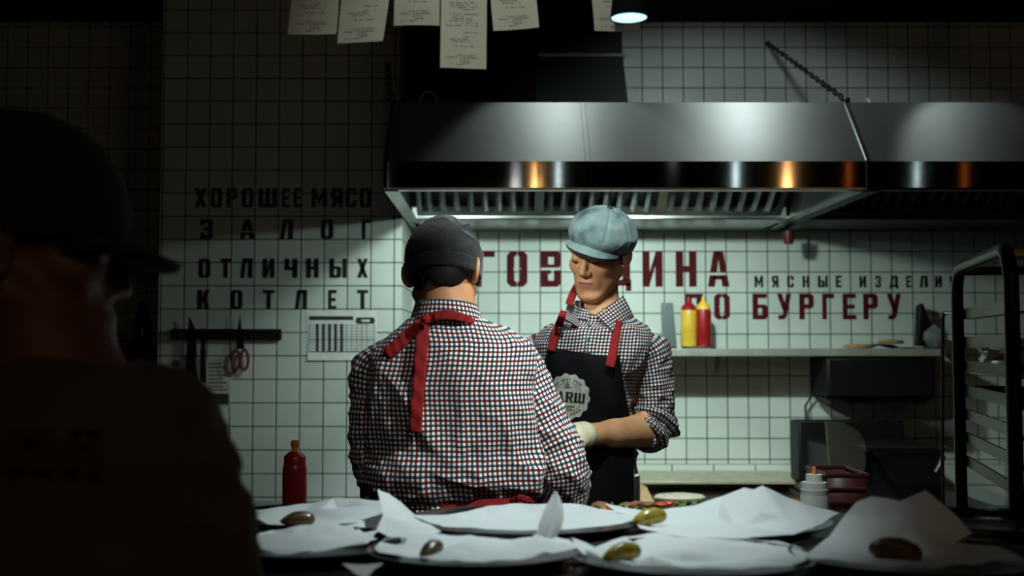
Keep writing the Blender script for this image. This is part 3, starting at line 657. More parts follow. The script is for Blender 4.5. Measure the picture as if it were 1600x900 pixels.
# open contact toaster
YT0 = 4.45
def T(px, py, Y=YT0): return at(px, py, Y)
to = thing('contact_toaster', 'big black open contact toaster with grey side cheek', 'toaster', (T(1385, 740).x, 4.6, ZG))
x0, x1 = T(1296, 700).x, T(1478, 700).x
part('body', MB().box(x0 + .03, x1, YT0 + .02, 4.95, ZG + .001, T(1385, 700).z), BLACKP, to, bevel=.01)
part('back', MB().prism([(x0 + .0, 4.9, ZG + .06), (x0 + .0, 4.9, T(1385, 656, 4.9).z), (x0, 5.05, T(1385, 656, 5.0).z), (x0, 5.05, ZG + .06)], (x1 - x0, 0, 0)), BLACKP, to, bevel=.01)
pc = [T(1291, 658), T(1318, 661), T(1340, 672), T(1351, 690), T(1353, 722), T(1349, 744), T(1340, 747), T(1298, 742)]
part('side_cheek', MB().prism([Vector(p) for p in pc], (0, .02, 0)), steel_mat('grey_cheek', (120, 116, 100), .6), to, label='grey steel side cheek')
part('handle_bar', MB().tube([T(1352, 699, 4.4), T(1476, 701, 4.4)], .009, 12), STEEL, to)
for px in (1354, 1474): part('handle_post', MB().tube([T(px, 700, 4.4), T(px, 700, 4.5)], .012, 10), STEEL, to)
part('lever', MB().tube([T(1462, 738, 4.4), T(1470, 724, 4.4), T(1474, 712, 4.4)], .011, 10), STEEL_DK, to)
# salamander under the shelf
sa0, sa1 = T(1292, 600, 4.97).x, T(1462, 600, 4.97).x
sal = thing('salamander_grill', 'black box grill mounted under the dark end of the shelf', 'grill', ((sa0 + sa1) / 2, 5.08, T(1380, 633, 4.97).z))
zt_ = zs - .037; zb_ = T(1380, 632, 4.97).z
part('housing', MB().box(sa0, sa1, 4.975, YB - .006, zb_ + .03, zt_), BLACK, sal, bevel=.015)
part('lower_hood', MB().prism([(sa0 - .0, 4.99, zb_ + .029), (sa0 + .03, 4.99, zb_), (sa1 - .05, 4.99, zb_ - .005), (sa1, 4.99, zb_ + .029)], (0, .2, 0)), BLACK, sal)
part('grip', MB().tube([(sa0 + .06, 4.96, zb_ + .045), (sa1 - .06, 4.96, zb_ + .045)], .008, 10), BLACKP, sal)
for xx in (sa0 + .06, sa1 - .06): part('grip_post', MB().tube([(xx, 4.96, zb_ + .045), (xx, 4.98, zb_ + .045)], .006, 8), BLACKP, sal)
part('power_cord', MB().tube([(sa0 + .01, 5.2, zb_ + .05), (sa0 - .03, 5.215, zb_ - .02), (sa0 - .025, 5.22, zb_ - .2), (sa0 + .01, 5.22, T(1300, 660, 5.2).z)], .005, 8), BLACKP, sal)

# ------------------------------------------------------------------ prep tables
def table(name, x0, x1, y0, y1, z, label):
    t = thing(name, label, 'table', ((x0 + x1) / 2, (y0 + y1) / 2, 0))
    part('top', MB().box(x0, x1, y0, y1, z - .035, z), STEEL, t, bevel=.004)
    part('undershelf', MB().box(x0 + .03, x1 - .03, y0 + .03, y1 - .03, .2, .22), STEEL_DK, t)
    for x in (x0 + .04, x1 - .04):
        for y in (y0 + .04, y1 - .04): part('leg', MB().tube([(x, y, 0), (x, y, z - .036)], .02, 12), STEEL, t)
    return t
table('prep_table', -1.02, .03, 2.86, 3.5, .90, 'steel prep table in front of the back-turned cook, red bottle standing on it')
table('side_table', .62, .955, 2.42, 3.1, .90, 'small steel side table beside the tray rack, white squeeze bottle on it')
squeeze(463, .9005, 688, 38, 3.0, RED, RED, 'dim red squeeze bottle standing alone before the tiled pillar', ORANGE, style=1)
squeeze(1268.5, .9005, 729, 42, 2.63, WHITEP, WHITEP, 'white squeeze bottle with orange nozzle beside the dark red basket', ORANGE, style=2)
a_, b2 = at(1290, 742, 2.85), at(1354, 742, 2.85)
bk = thing('plastic_basket', 'dark red plastic basket behind the white squeeze bottle', 'basket', ((a_.x + b2.x) / 2, 2.9, .9))
x0, x1, zt2 = a_.x, b2.x, a_.z
part('bowl', MB().grid([[((x0 + x1) / 2 + sx * ((x1 - x0) / 2 - tp), 2.93 + sy * (.09 - tp), zz) for sx, sy in ((-1, -1), (0, -1), (1, -1), (1, 0), (1, 1), (0, 1), (-1, 1), (-1, 0))] for zz, tp in ((zt2, 0), (.94, .01), (.901, .016))] + [[((x0 + x1) / 2, 2.93, .901)] * 8], closed=True), plain('basket_red', (64, 14, 16), .5), bk, solid=.003)
rr = [(x0, 2.84), (x1, 2.84), (x1, 3.02), (x0, 3.02)]
part('rim', MB().tube([(x, y, zt2) for x, y in rr], .006, 8, closed=True), plain('basket_red', (110, 22, 24), .4), bk)
part('rib_bands', MB().tube([(x + (.006 if x == x0 else -.006), y, zt2 - .035) for x, y in rr], .004, 8, closed=True).tube([(x + (.009 if x == x0 else -.009), y, zt2 - .07) for x, y in rr], .004, 8, closed=True), plain('basket_red', (110, 22, 24), .4), bk)

# ------------------------------------------------------------------ bakery tray rack
A0 = Vector((at(1497, 535, 2.76).x, 2.76, 0)); B0 = Vector((at(1582, 535, 2.13).x, 2.13, 0))
dv = (B0 - A0); Lr = dv.length; dv.normalize(); wv = Vector((-dv.y, dv.x, 0)); wv = wv if wv.x > 0 else -wv
ZR = at(1540, 400, 2.35).z; WR = .47
RACKM = steel_mat('rack_steel', (44, 36, 27), .36)
rk = thing('tray_rack', 'tall dark steel tray rack with rounded top at the end of the pass', 'rack', (A0 + B0) / 2 + wv * WR / 2)
for k in range(2):
    o = wv * WR * k; rr = .075
    pts = [A0 + o + Vector((0, 0, .12)), A0 + o + Vector((0, 0, ZR - rr))]
    pts += [A0 + o + dv * (rr - rr * math.cos(a)) + Vector((0, 0, ZR - rr + rr * math.sin(a))) for a in (PI / 2 * i / 6 for i in range(1, 7))]
    pts += [B0 + o - dv * (rr - rr * math.sin(a)) + Vector((0, 0, ZR - rr + rr * math.cos(a))) for a in (PI / 2 * i / 6 for i in range(0, 7))]
    pts += [B0 + o + Vector((0, 0, .12))]
    part('side_frame', MB().tube(pts, .0145, 14), RACKM, rk)
    for i, py in enumerate((483, 534, 577, 621, 664, 706, 748)):
        zz = ZC - (py - 537) / F_PX * 2.36
        d0_ = A0 + o + dv * .012 + wv * (.014 if k == 0 else -.014); d1_ = B0 + o - dv * .012 + wv * (.014 if k == 0 else -.014)
        mid = (d0_ + d1_) / 2 + Vector((0, 0, zz))
        part('runner', MB().obox(mid, dv * (Lr / 2 - .01), wv * .003, (0, 0, .013)).obox(mid + wv * (.012 if k == 0 else -.012) - Vector((0, 0, .012)), dv * (Lr / 2 - .01), wv * .012, (0, 0, .0015)), RACKM, rk)
for p in (A0, B0):
    part('cross_bar', MB().tube([p + Vector((0, 0, ZR - .01)) + dv * (.07 if p is A0 else -.07), p + wv * WR + Vector((0, 0, ZR - .01)) + dv * (.07 if p is A0 else -.07)], .011, 10), plain('warm_lit_bar', (196, 160, 104), .35, metal=.6) if p is B0 else RACKM, rk)  # near top bar coloured tan for warm light; other bars stay rack steel
    part('cross_bar', MB().tube([p + Vector((0, 0, .2)), p + wv * WR + Vector((0, 0, .2))], .011, 10), RACKM, rk)
    for k in range(2):
        c = p + wv * WR * k
        wh = part('caster', MB().lathe([(0, -.014), (.045, -.014), (.05, -.008), (.05, .008), (.045, .014), (0, .014)], c + Vector((0, 0, .0505)), n=24, axis=(1, 0, 0)), BLACKP, rk)
        part('caster_fork', MB().box(c.x - .022, c.x + .022, c.y - .014, c.y + .014, .103, .125), STEEL, wh)
def rack_item(zpy, name, label, cat, kind):
    zz = ZC - (zpy - 537) / F_PX * 2.36 - .0085
    c = (A0 + B0) / 2 + wv * WR / 2 + Vector((0, 0, zz))
    if kind == 'tray':
        mb = MB(); hx, hy = wv * (WR / 2 - .022), dv * (Lr / 2 - .05)
        mb.obox(c + Vector((0, 0, .0015)), hx, hy, (0, 0, .0012))
        for sgn in (-1, 1):
            mb.obox(c + hx * sgn + Vector((0, 0, .011)), wv * .0015, hy, (0, 0, .01)); mb.obox(c + hy * sgn + Vector((0, 0, .011)), hx, dv * .0015, (0, 0, .01))
        return solo(name, label, cat, mb, STEEL_DK)
rack_item(577, 'baking_tray', 'steel tray in the rack carrying a plastic wrapped parcel', 'tray', 'tray')
rack_item(621, 'baking_tray', 'steel tray in the rack one level below the wrapped parcel', 'tray', 'tray')
zz = ZC - (577 - 537) / F_PX * 2.36 - .0085 + .003
bg = bmesh.new(); bmesh.ops.create_cube(bg, size=2); bmesh.ops.subdivide_edges(bg, edges=bg.edges, cuts=9, use_grid_fill=True)
c = A0 + dv * .24 + wv * .175 + Vector((0, 0, zz)); mb = MB(); vs = []
for v in bg.verts:
    n_ = noise.noise(v.co * 1.7) * .2 + noise.noise(v.co * 5) * .08; q = v.co.normalized() * 1.15 * .35 + v.co * .65
    vs.append(c + wv * q.x * .14 * (1 + n_) + dv * q.y * .19 * (1 + n_) + Vector((0, 0, max(.0, .032 + q.z * .038 * (1 + n_ * 1.6)))))
mb._add(vs, [tuple(v.index for v in f.verts) for f in bg.faces]); bg.free()
solo('wrapped_parcel', 'plastic wrapped reddish parcel glinting on a rack tray', 'parcel', mb, plain('wrap_film', (150, 128, 120), .18, spec=.8, coat=.6), angle=8)
# thin rod stand beside the rack
pr = [at(1471, 792, 2.9), at(1472, 700, 2.9), at(1473, 500, 2.9), at(1474, 493, 2.9), at(1477, 489, 2.9), at(1482, 489, 2.88), at(1492, 490, 2.82)]
ro = thing('rod_stand', 'thin steel rod with hooked top beside the tray rack', 'rod', (pr[0].x, 2.9, 0))
part('rod', MB().tube([Vector((pr[0].x, 2.9, .012))] + pr[1:], .005, 8), STEEL, ro)
part('foot_plate', MB().lathe([(0, 0), (.06, 0), (.06, .006), (.01, .014), (0, .014)], (pr[0].x, 2.9, 0), n=24), STEEL_DK, ro)

# ------------------------------------------------------------------ the pass counter
ZT = 1.095
pc_ = thing('pass_counter', 'dark pass counter along the front of the kitchen, full of platters', 'counter', (.1, 1.7, 0))
part('worktop', MB().box(-2.2, 2.3, 1.30, 1.985, ZT - .04, ZT), plain('dark_stone', (30, 26, 25), .28, var=.3), pc_, bevel=.004)
part('base', MB().box(-2.15, 2.25, 1.40, 1.96, 0, ZT - .041), DARKWOOD, pc_)
# receipts on a rail above the pass
YRC = 1.92
zr = at(700, -14, YRC).z
rl = thing('ticket_rail', 'steel ticket rail holding the hanging receipts', 'rail', (at(720, 0, YRC).x, YRC, zr))
part('rail', MB().box(at(420, 0, YRC).x, at(1040, 0, YRC).x, YRC - .012, YRC + .012, zr, zr + .03), STEEL_DK, rl, bevel=.004)
for px in (440, 1020): part('hanger', MB().tube([(at(px, 0, YRC).x, YRC, zr + .03), (at(px, 0, YRC).x, YRC, CEIL - .003)], .005, 8), STEEL_DK, rl)
RECEIPT = paper_mat('receipt_paper', (206, 202, 178), rows=1)
recs = [((459, -14), (532, -14), (528, 58), (453, 59), 'dimmest receipt, first hanging at the pillar end of the rail', 11),
        ((537, -14), (612, -14), (600, 69), (528, 70), 'slanted receipt hanging second from the pillar end', 12),
        ((618, -14), (688, -14), (687, 42), (616, 42), 'short receipt hanging just before the longest one', 13),
        ((690, -14), (761, -14), (760, 112), (689, 112), 'longest receipt, hanging lowest of all', 14),
        ((765, -14), (836, -14), (842, 46), (771, 51), 'tilted short receipt hanging just after the longest one', 15),
        ((922, -14), (986, -14), (1000, 54), (929, 48), 'receipt hanging behind the black spot lamp', 16)]
for k, (tl, tr, brr, bl, lab, sd_) in enumerate(recs):
    P4 = [at(*tl, YRC), at(*tr, YRC), at(*brr, YRC), at(*bl, YRC)]
    Hh = (P4[0] - P4[3]).length; rows, uvs = [], []
    for i in range(17):
        v = i / 16; row, ur = [], []
        for j in range(9):
            u = j / 8; p = (P4[3] * (1 - u) + P4[2] * u) * (1 - v) + (P4[0] * (1 - u) + P4[1] * u) * v
            p.y = YRC - .0135 - .012 * (1 - v) ** 2 * math.sin(k * 2.1 + 1.0) + .006 * (1 - v) * math.sin(u * 2.5 + k * 1.7) - .001 * k % .003
            row.append(p); ur.append((u * .08 + .0, v * Hh + sd_ * .0042 * 40))
        rows.append(row); uvs.append([(a, b - sd_ * .0042 * 40 + (0 if True else 0)) for a, b in ur])
    solo('receipt', lab, 'receipt', MB().grid(rows, uvs), RECEIPT, group='order receipts on the rail')

# ------------------------------------------------------------------ platters, wax paper, gherkins
PLATE = steel_mat('platter_steel', (128, 130, 132), .2)
def platter(px, Yc, rx, ry, rot, label):
    c = Vector(((px - VPX) / F_PX * Yc, Yc, ZT + .0006))
    prof = [(0, 0), (.70, 0), (.84, .006), (.985, .0165), (1.0, .018), (1.0, .0195), (.985, .0195), (.84, .009), (.70, .003), (0, .003)]
    o = solo('metal_platter', label, 'platter', MB().lathe([(r, z) for r, z in prof], c, sx=rx, sy=ry, n=64, rot=rot), PLATE, group='metal platters on the pass', angle=50)
    return o
platter(820, 1.795, .198, .148, 0.0, 'oval platter set down right behind the back-turned cook, one upright paper in front')
platter(742, 1.535, .150, .122, 0.0, 'smaller platter at the front edge with a leaf of paper standing up')
platter(488, 1.845, .150, .118, 0.0, 'platter with a dark gherkin below the red squeeze bottle')
platter(492, 1.595, .135, .124, 0.0, 'platter with only crumpled paper next to the dark figure')
platter(1135, 1.79, .165, .148, 0.0, 'platter under the brightest tall paper peak')
platter(1080, 1.49, .165, .135, 0.0, 'front platter with a yellow gherkin at its rim, under the bright paper')
platter(1432, 1.50, .178, .140, 0.0, 'dim platter with the largest dark gherkin, near the tray rack')
platter(1545, 1.80, .135, .125, 0.0, 'dim platter partly empty, right before the tray rack')

def tri_sheet(pts, nb, cuts=4, amp=.0022, cf=22):
    """sheet of folded paper: hand-placed points, creased along the triangulation"""
    P2 = [Vector((p.x, p.y)) for p in pts]
    vv, _, ff, ov, _, _ = delaunay_2d_cdt(P2, [], [list(range(nb))], 1, 1e-6)
    z = [sum(pts[i].z for i in o) / len(o) if o else ZT for o in ov]
    bm = bmesh.new(); bv = [bm.verts.new((v.x, v.y, zz)) for v, zz in zip(vv, z)]
    for f in ff: bm.faces.new([bv[i] for i in f])
    bmesh.ops.subdivide_edges(bm, edges=bm.edges, cuts=cuts, use_grid_fill=True)
    for _ in range(1): bmesh.ops.smooth_vert(bm, verts=[v for v in bm.verts if not v.is_boundary], factor=.45, use_axis_x=True, use_axis_y=True, use_axis_z=True)
    seed = rng.random() * 50
    for v in bm.verts:
        n_ = 1 - abs(noise.noise(v.co * cf + Vector((seed, 0, 0)))) * 2
        v.co.z += amp * n_ + amp * .8 * noise.noise(v.co * cf * .4 + Vector((0, seed, 0)))
    bm.verts.index_update(); mb = MB(); mb._add([v.co.copy() for v in bm.verts], [tuple(v.index for v in f.verts) for f in bm.faces]); bm.free()
    return mb
ZPB = ZT + .006; ZRM = ZT + .0225
def e(px, py, dz=0): return atz(px, py, ZRM + dz)      # on the rim level
def b(px, py, dz=0): return atz(px, py, ZPB + dz)      # on the platter's bottom
def paper(pts, label, nb=None, extra=None, **kw):
    mb = tri_sheet(pts, nb or len(pts), **kw)
    for ex in (extra or []):
        m2 = tri_leaf(*ex); mb._add(m2.v, m2.f)
    return solo('wax_paper', label, 'paper', mb, PAPER, group='wax paper sheets on the platters', angle=28)
def tri_leaf(bot_l, bot_r, mid_l, mid_r, tip, bulge=.008):
    """an upright paper corner, cupped about its own axis"""
    rows = []
    for i in range(13):
        v = i / 12
        def sp(a, m, c): return a * (1 - v) ** 2 + m * 2 * v * (1 - v) + c * v ** 2
        L, Rr = sp(bot_l, mid_l, tip), sp(bot_r, mid_r, tip)
        rows.append([L.lerp(Rr, j / 6) + Vector((0, -bulge * math.sin(PI * j / 6) * (1 - v * .7) + (.004 if j == 3 else 0), 0)) for j in range(7)])
    return MB().grid(rows)
paper([e(646, 806), e(664, 815, .002), e(692, 824), e(760, 828), e(830, 830), e(900, 827), e(962, 820), e(1004, 810, .004), e(985, 801), e(935, 797), at(905, 789, 1.92), at(868, 787, 1.925), at(800, 787, 1.925), at(758, 793, 1.915), e(735, 800), e(700, 806),
       b(760, 815), b(830, 806), b(900, 814), b(845, 825), b(700, 818, .003)], 'smooth bright paper spread on the platter behind the back-turned cook', 16)
paper([e(585, 855), e(592, 864), e(640, 872), e(700, 877), e(760, 877), e(830, 872), e(870, 864), e(905, 856, .002), e(890, 846), at(858, 838, 1.62), at(800, 845, 1.6), at(735, 838, 1.62), at(680, 835, 1.63), at(640, 838, 1.62), at(612, 829, 1.64), at(600, 842, 1.62),
       b(650, 862), at(722, 849, 1.52), at(757, 868, 1.47), at(800, 856, 1.53), b(690, 868), at(815, 856, 1.5), at(846, 842, 1.52), at(850, 862, 1.47), at(668, 846, 1.57), at(770, 848, 1.57)], 'paper with leaf-shaped corner standing up on the front platter', 16,
      extra=[(at(838, 846, 1.56), at(868, 840, 1.56), at(838, 812, 1.57), at(894, 806, 1.57), at(868, 766, 1.6)), (at(676, 873, 1.475), at(782, 871, 1.475), at(700, 858, 1.49), at(752, 856, 1.49), at(732, 844, 1.52)), (at(806, 873, 1.475), at(892, 858, 1.52), at(818, 856, 1.49), at(872, 848, 1.53), at(836, 834, 1.53))])
paper([e(592, 770), at(590, 766, 1.78), at(608, 773, 1.8), at(626, 785, 1.82), at(648, 806, 1.83), e(690, 832), e(655, 837), e(610, 838), at(588, 829, 1.62), at(598, 806, 1.68), at(640, 818, 1.72), at(602, 790, 1.75)][1:], 'paper corner draped from the rear platter towards the front one', 9)
paper([e(392, 800), e(400, 812), at(428, 824, 1.73), at(490, 825, 1.73), at(540, 822, 1.73), at(585, 829, 1.72), at(620, 812, 1.75), at(605, 786, 1.88), at(560, 779, 1.93), at(520, 780, 1.94), at(490, 786, 1.94), e(445, 793), e(418, 797), b(470, 812), b(530, 806), at(572, 792, 1.87), b(430, 806), at(500, 797, 1.88), at(545, 812, 1.8), at(585, 808, 1.8), at(440, 799, 1.88)], 'dim paper behind, holding the dark gherkin below the red bottle', 13, amp=.0035)
paper([e(402, 838), e(395, 858, .004), e(430, 869), e(480, 864), e(530, 857), e(575, 845), at(596, 829, 1.62), at(560, 836, 1.6), at(548, 822, 1.68), at(505, 820, 1.69), at(460, 826, 1.68), at(425, 828, 1.68), b(460, 852), b(510, 846), at(470, 836, 1.61), at(545, 843, 1.57), b(430, 848), at(500, 832, 1.64), at(445, 838, 1.6), at(525, 833, 1.63), at(490, 856, 1.53), at(535, 852, 1.54)], 'crumpled dim paper on the platter next to the dark figure', 12, amp=.0045, extra=[(at(424, 856, 1.56), at(582, 840, 1.6), at(446, 838, 1.6), at(562, 826, 1.62), at(508, 815, 1.64)), (at(480, 866, 1.5), at(590, 842, 1.56), at(505, 850, 1.53), at(575, 838, 1.58), at(560, 826, 1.6))])
paper([at(944, 787, 1.9), e(962, 800), e(985, 806), e(1000, 827), e(1060, 839), e(1150, 843), e(1240, 836), at(1285, 818, 1.74), at(1312, 802, 1.80), at(1280, 795, 1.83), at(1232, 779, 1.84), at(1191, 760, 1.84), at(1178, 766, 1.845), at(1163, 763, 1.85), at(1128, 776, 1.86), at(1085, 790, 1.87), e(1040, 797), e(1005, 799),
       b(1050, 820), at(1120, 812, 1.76), at(1190, 800, 1.77), b(1150, 828), at(1230, 812, 1.75), at(1175, 790, 1.8)], 'brightest paper with a tall pointed peak in the middle of the pass', 18, amp=.0016)
paper([e(893, 848), at(888, 842, 1.6), e(918, 862), e(945, 874), e(1000, 884), e(1080, 890), e(1160, 891), e(1225, 886), e(1258, 878, .002), at(1262, 862, 1.52), at(1215, 846, 1.6), at(1150, 838, 1.63), at(1085, 834, 1.635), at(1030, 832, 1.64), at(985, 838, 1.63), e(955, 846),
       b(1000, 868), at(1042, 843, 1.6), at(1066, 866, 1.5), at(1120, 850, 1.56), b(1140, 880), b(1060, 884), at(1200, 862, 1.53)], 'bright paper on the front platter with the yellow gherkin at its rim', 16, extra=[(at(912, 866, 1.5), at(950, 872, 1.48), at(900, 856, 1.53), at(932, 852, 1.53), at(893, 840, 1.57)), (at(984, 884, 1.425), at(1060, 886, 1.425), at(996, 874, 1.43), at(1040, 874, 1.43), at(1018, 868, 1.44))])
paper([e(1256, 869), e(1290, 876), e(1330, 882), e(1400, 887), e(1470, 887), e(1540, 879), e(1600, 872), at(1560, 856, 1.56), at(1492, 848, 1.6), at(1520, 836, 1.62), at(1498, 812, 1.63), at(1470, 788, 1.64), at(1446, 767, 1.65), at(1425, 777, 1.65), at(1406, 784, 1.655), at(1385, 778, 1.66), at(1362, 776, 1.66), at(1338, 786, 1.655), at(1318, 808, 1.64), at(1296, 840, 1.6),
       at(1326, 856, 1.54), at(1366, 834, 1.58), b(1420, 868), b(1500, 872), at(1420, 822, 1.61), at(1440, 850, 1.57), at(1390, 812, 1.63)], 'big dim grey paper with two humps on the platter with the largest gherkin', 20)
paper([at(1500, 843, 1.7), at(1540, 846, 1.7), at(1600, 838, 1.7), at(1640, 830, 1.72), at(1625, 824, 1.76), at(1575, 832, 1.76), at(1530, 838, 1.75), b(1560, 840, .012)], 'thin dim paper edge on the partly empty platter before the tray rack', 7)
# scraps between the platters
paper([at(534, 880, 1.405), at(560, 884, 1.40), at(600, 880, 1.405), at(585, 890, 1.39), at(572, 905, 1.365), at(555, 898, 1.375)], 'small torn paper scrap on the counter edge below the pillar', amp=.001)
paper([atz(873, 880, ZT + .004), atz(880, 892, ZT + .003), atz(925, 884, ZT + .006), atz(955, 884, ZT + .004), atz(925, 876, ZT + .004), atz(900, 880, ZT + .009)], 'thin white napkin scrap lying between the two front platters', amp=.001)

def gherkin(px0, py0, px1, py1, wpx, Y0, Y1, c, label, taper=.6, cut=None):
    p, q = at(px0, py0, Y0), at(px1, py1, Y1); n = 30; mb = MB(); d = q - p; L = d.length; ax = d.normalized()
    r0 = wpx / 2 / F_PX * (Y0 + Y1) / 2; rows = []
    ref = Vector((0, 0, 1)); s1 = ax.cross(ref).normalized(); s2 = s1.cross(ax)
    seed = rng.random() * 30
    for i in range(n + 1):
        v = i / n; rr = r0 * (max(0, 1 - abs(2 * v - 1) ** 3.2)) ** .5 * (taper + (1 - taper) * (1 - abs(2 * v - 1.15) ** 2) if v < .58 else 1)
        cen = p + d * v + s2 * (r0 * .25 * math.sin(PI * v))
        row = []
        for k in range(24):
            a = 2 * PI * k / 24; nd = s1 * math.cos(a) + s2 * math.sin(a)
            bp = .09 * noise.noise((cen + nd * r0) * 130 + Vector((seed, 0, 0))) + .07 * noise.noise((cen + nd * r0) * 50 + Vector((seed, 0, 0)))
            row.append(cen + nd * rr * (1 + bp))
        rows.append(row)
    mb.grid(rows, closed=True)
    return solo('gherkin', label, 'gherkin', mb, c, group='gherkins on the platters', angle=60)
GK = NT('gherkin_skin'); GK.set(color=GK.ramp(GK.noise(60, 4), [(.3, lin((120, 110, 30))), (.5, lin((168, 146, 46))), (.75, lin((196, 170, 80)))]), rough=.3, sss=.05, coat=.3)
GKD = NT('dark_gherkin_skin'); GKD.set(color=GKD.ramp(GKD.noise(60, 4), [(.3, lin((62, 50, 24))), (.5, lin((88, 68, 30))), (.75, lin((108, 84, 40)))]), rough=.35, coat=.2)
gherkin(988, 818, 1041, 804, 26, 1.72, 1.74, GK.m, 'knobbly yellow gherkin on the rear platter beneath the pale paper peak', .8)
gherkin(941, 873, 1001, 860, 29, 1.44, 1.47, GK.m, 'smooth curved yellow gherkin at the rim of the front platter')
gherkin(657, 876, 688, 851, 27, 1.45, 1.50, GKD.m, 'olive gherkin end poking up from the smaller front platter', .5)
gherkin(437, 815, 493, 811, 22, 1.74, 1.76, GKD.m, 'dark gherkin on the dim platter below the red bottle', .55)
gherkin(1356, 856, 1441, 869, 36, 1.46, 1.46, GKD.m, 'largest dark gherkin on the dim grey paper near the tray rack', .8)

# ------------------------------------------------------------------ salad platter at the back of the pass
c = Vector((at(990, 800, 1.97).x, 1.93, ZT + .0006))
solo('salad_platter', 'dark oval platter of salad behind the yellow gherkin', 'platter', MB().lathe([(0, 0), (.70, 0), (.84, .004), (1.0, .010), (1.0, .0115), (.84, .006), (.70, .003), (0, .003)], c, sx=.115, sy=.052, n=48), STEEL_DK)
GREEN = plain('lettuce', (96, 128, 52), .5); TOM = plain('tomato', (196, 74, 40), .35); MEAT = plain('grilled_meat', (140, 88, 52), .6, bump=.5); CARROT = plain('orange_pepper', (218, 128, 58), .4)
def leaf(px, py, Y, s, label, seed):
    o = at(px, py, Y); rows = []
    for i in range(9):
        row = []
        for j in range(9):
            u, v = i / 4 - 1, j / 4 - 1; r_ = math.hypot(u, v); k = 1 / max(1, r_ / .95) if r_ > 0 else 1
            u2, v2 = u * k, v * k
            row.append(o + Vector((u2 * s, v2 * s * .7, s * .22 * math.sin(5 * math.atan2(v2, u2 + 1e-6) + seed) * r_ ** 2 + .25 * s * u2 * math.cos(seed))))
        rows.append(row)
    solo('lettuce_leaf', label, 'lettuce', MB().grid(rows), GREEN, group='lettuce leaves on the salad platter', solid=.0008)
for k, (px, py, Y, s) in enumerate(((925, 796, 1.90, .018), (968, 791, 1.93, .017), (1000, 793, 1.95, .014), (1062, 788, 1.955, .018), (1085, 785, 1.955, .014))):
    leaf(px, py, Y, s, ('lettuce leaf at the sleeve end of the salad', 'bright lettuce leaf in the middle of the salad', 'lettuce leaf beside the tomato slices', 'lettuce leaf just above the paper slope', 'furthest lettuce leaf, against the pale paper')[k], k * 1.7)
def chunk(name, px, py, Y, rx, ry, rz, mat, label, cat, grp=None):
    o = at(px, py, Y); bm = bmesh.new(); bmesh.ops.create_icosphere(bm, subdivisions=3, radius=1); sd2 = rng.random() * 40; mb = MB()
    mb._add([o + Vector((v.co.x * rx, v.co.y * ry, v.co.z * rz)) * (1 + .22 * noise.noise(v.co * 1.6 + Vector((sd2, 0, 0)))) for v in bm.verts], [tuple(v.index for v in f.verts) for f in bm.faces]); bm.free()
    solo(name, label, cat, mb, mat, group=grp, angle=70)
chunk('tomato_piece', 948, 797, 1.90, .013, .011, .008, CARROT, 'orange tomato piece beside the rolled sleeve', 'tomato')
chunk('tomato_piece', 1034, 789, 1.96, .016, .01, .006, TOM, 'long red tomato piece in the salad', 'tomato')
chunk('tomato_piece', 1046, 787, 1.96, .011, .01, .006, TOM, 'small red tomato piece just before the far lettuce', 'tomato')
for k, (px, py, Y, r) in enumerate(((938, 789, 1.94, .016), (981, 790, 1.95, .013), (996, 788, 1.96, .014), (1012, 789, 1.96, .012))):
    chunk('meat_strip', px, py, Y, r, .010, .006, MEAT, ('brown grilled strip nearest the rolled sleeve', 'first of three tan strips in the salad middle', 'second of three tan strips in the salad middle', 'third tan strip next to the red tomato')[k], 'meat', 'grilled strips in the salad')
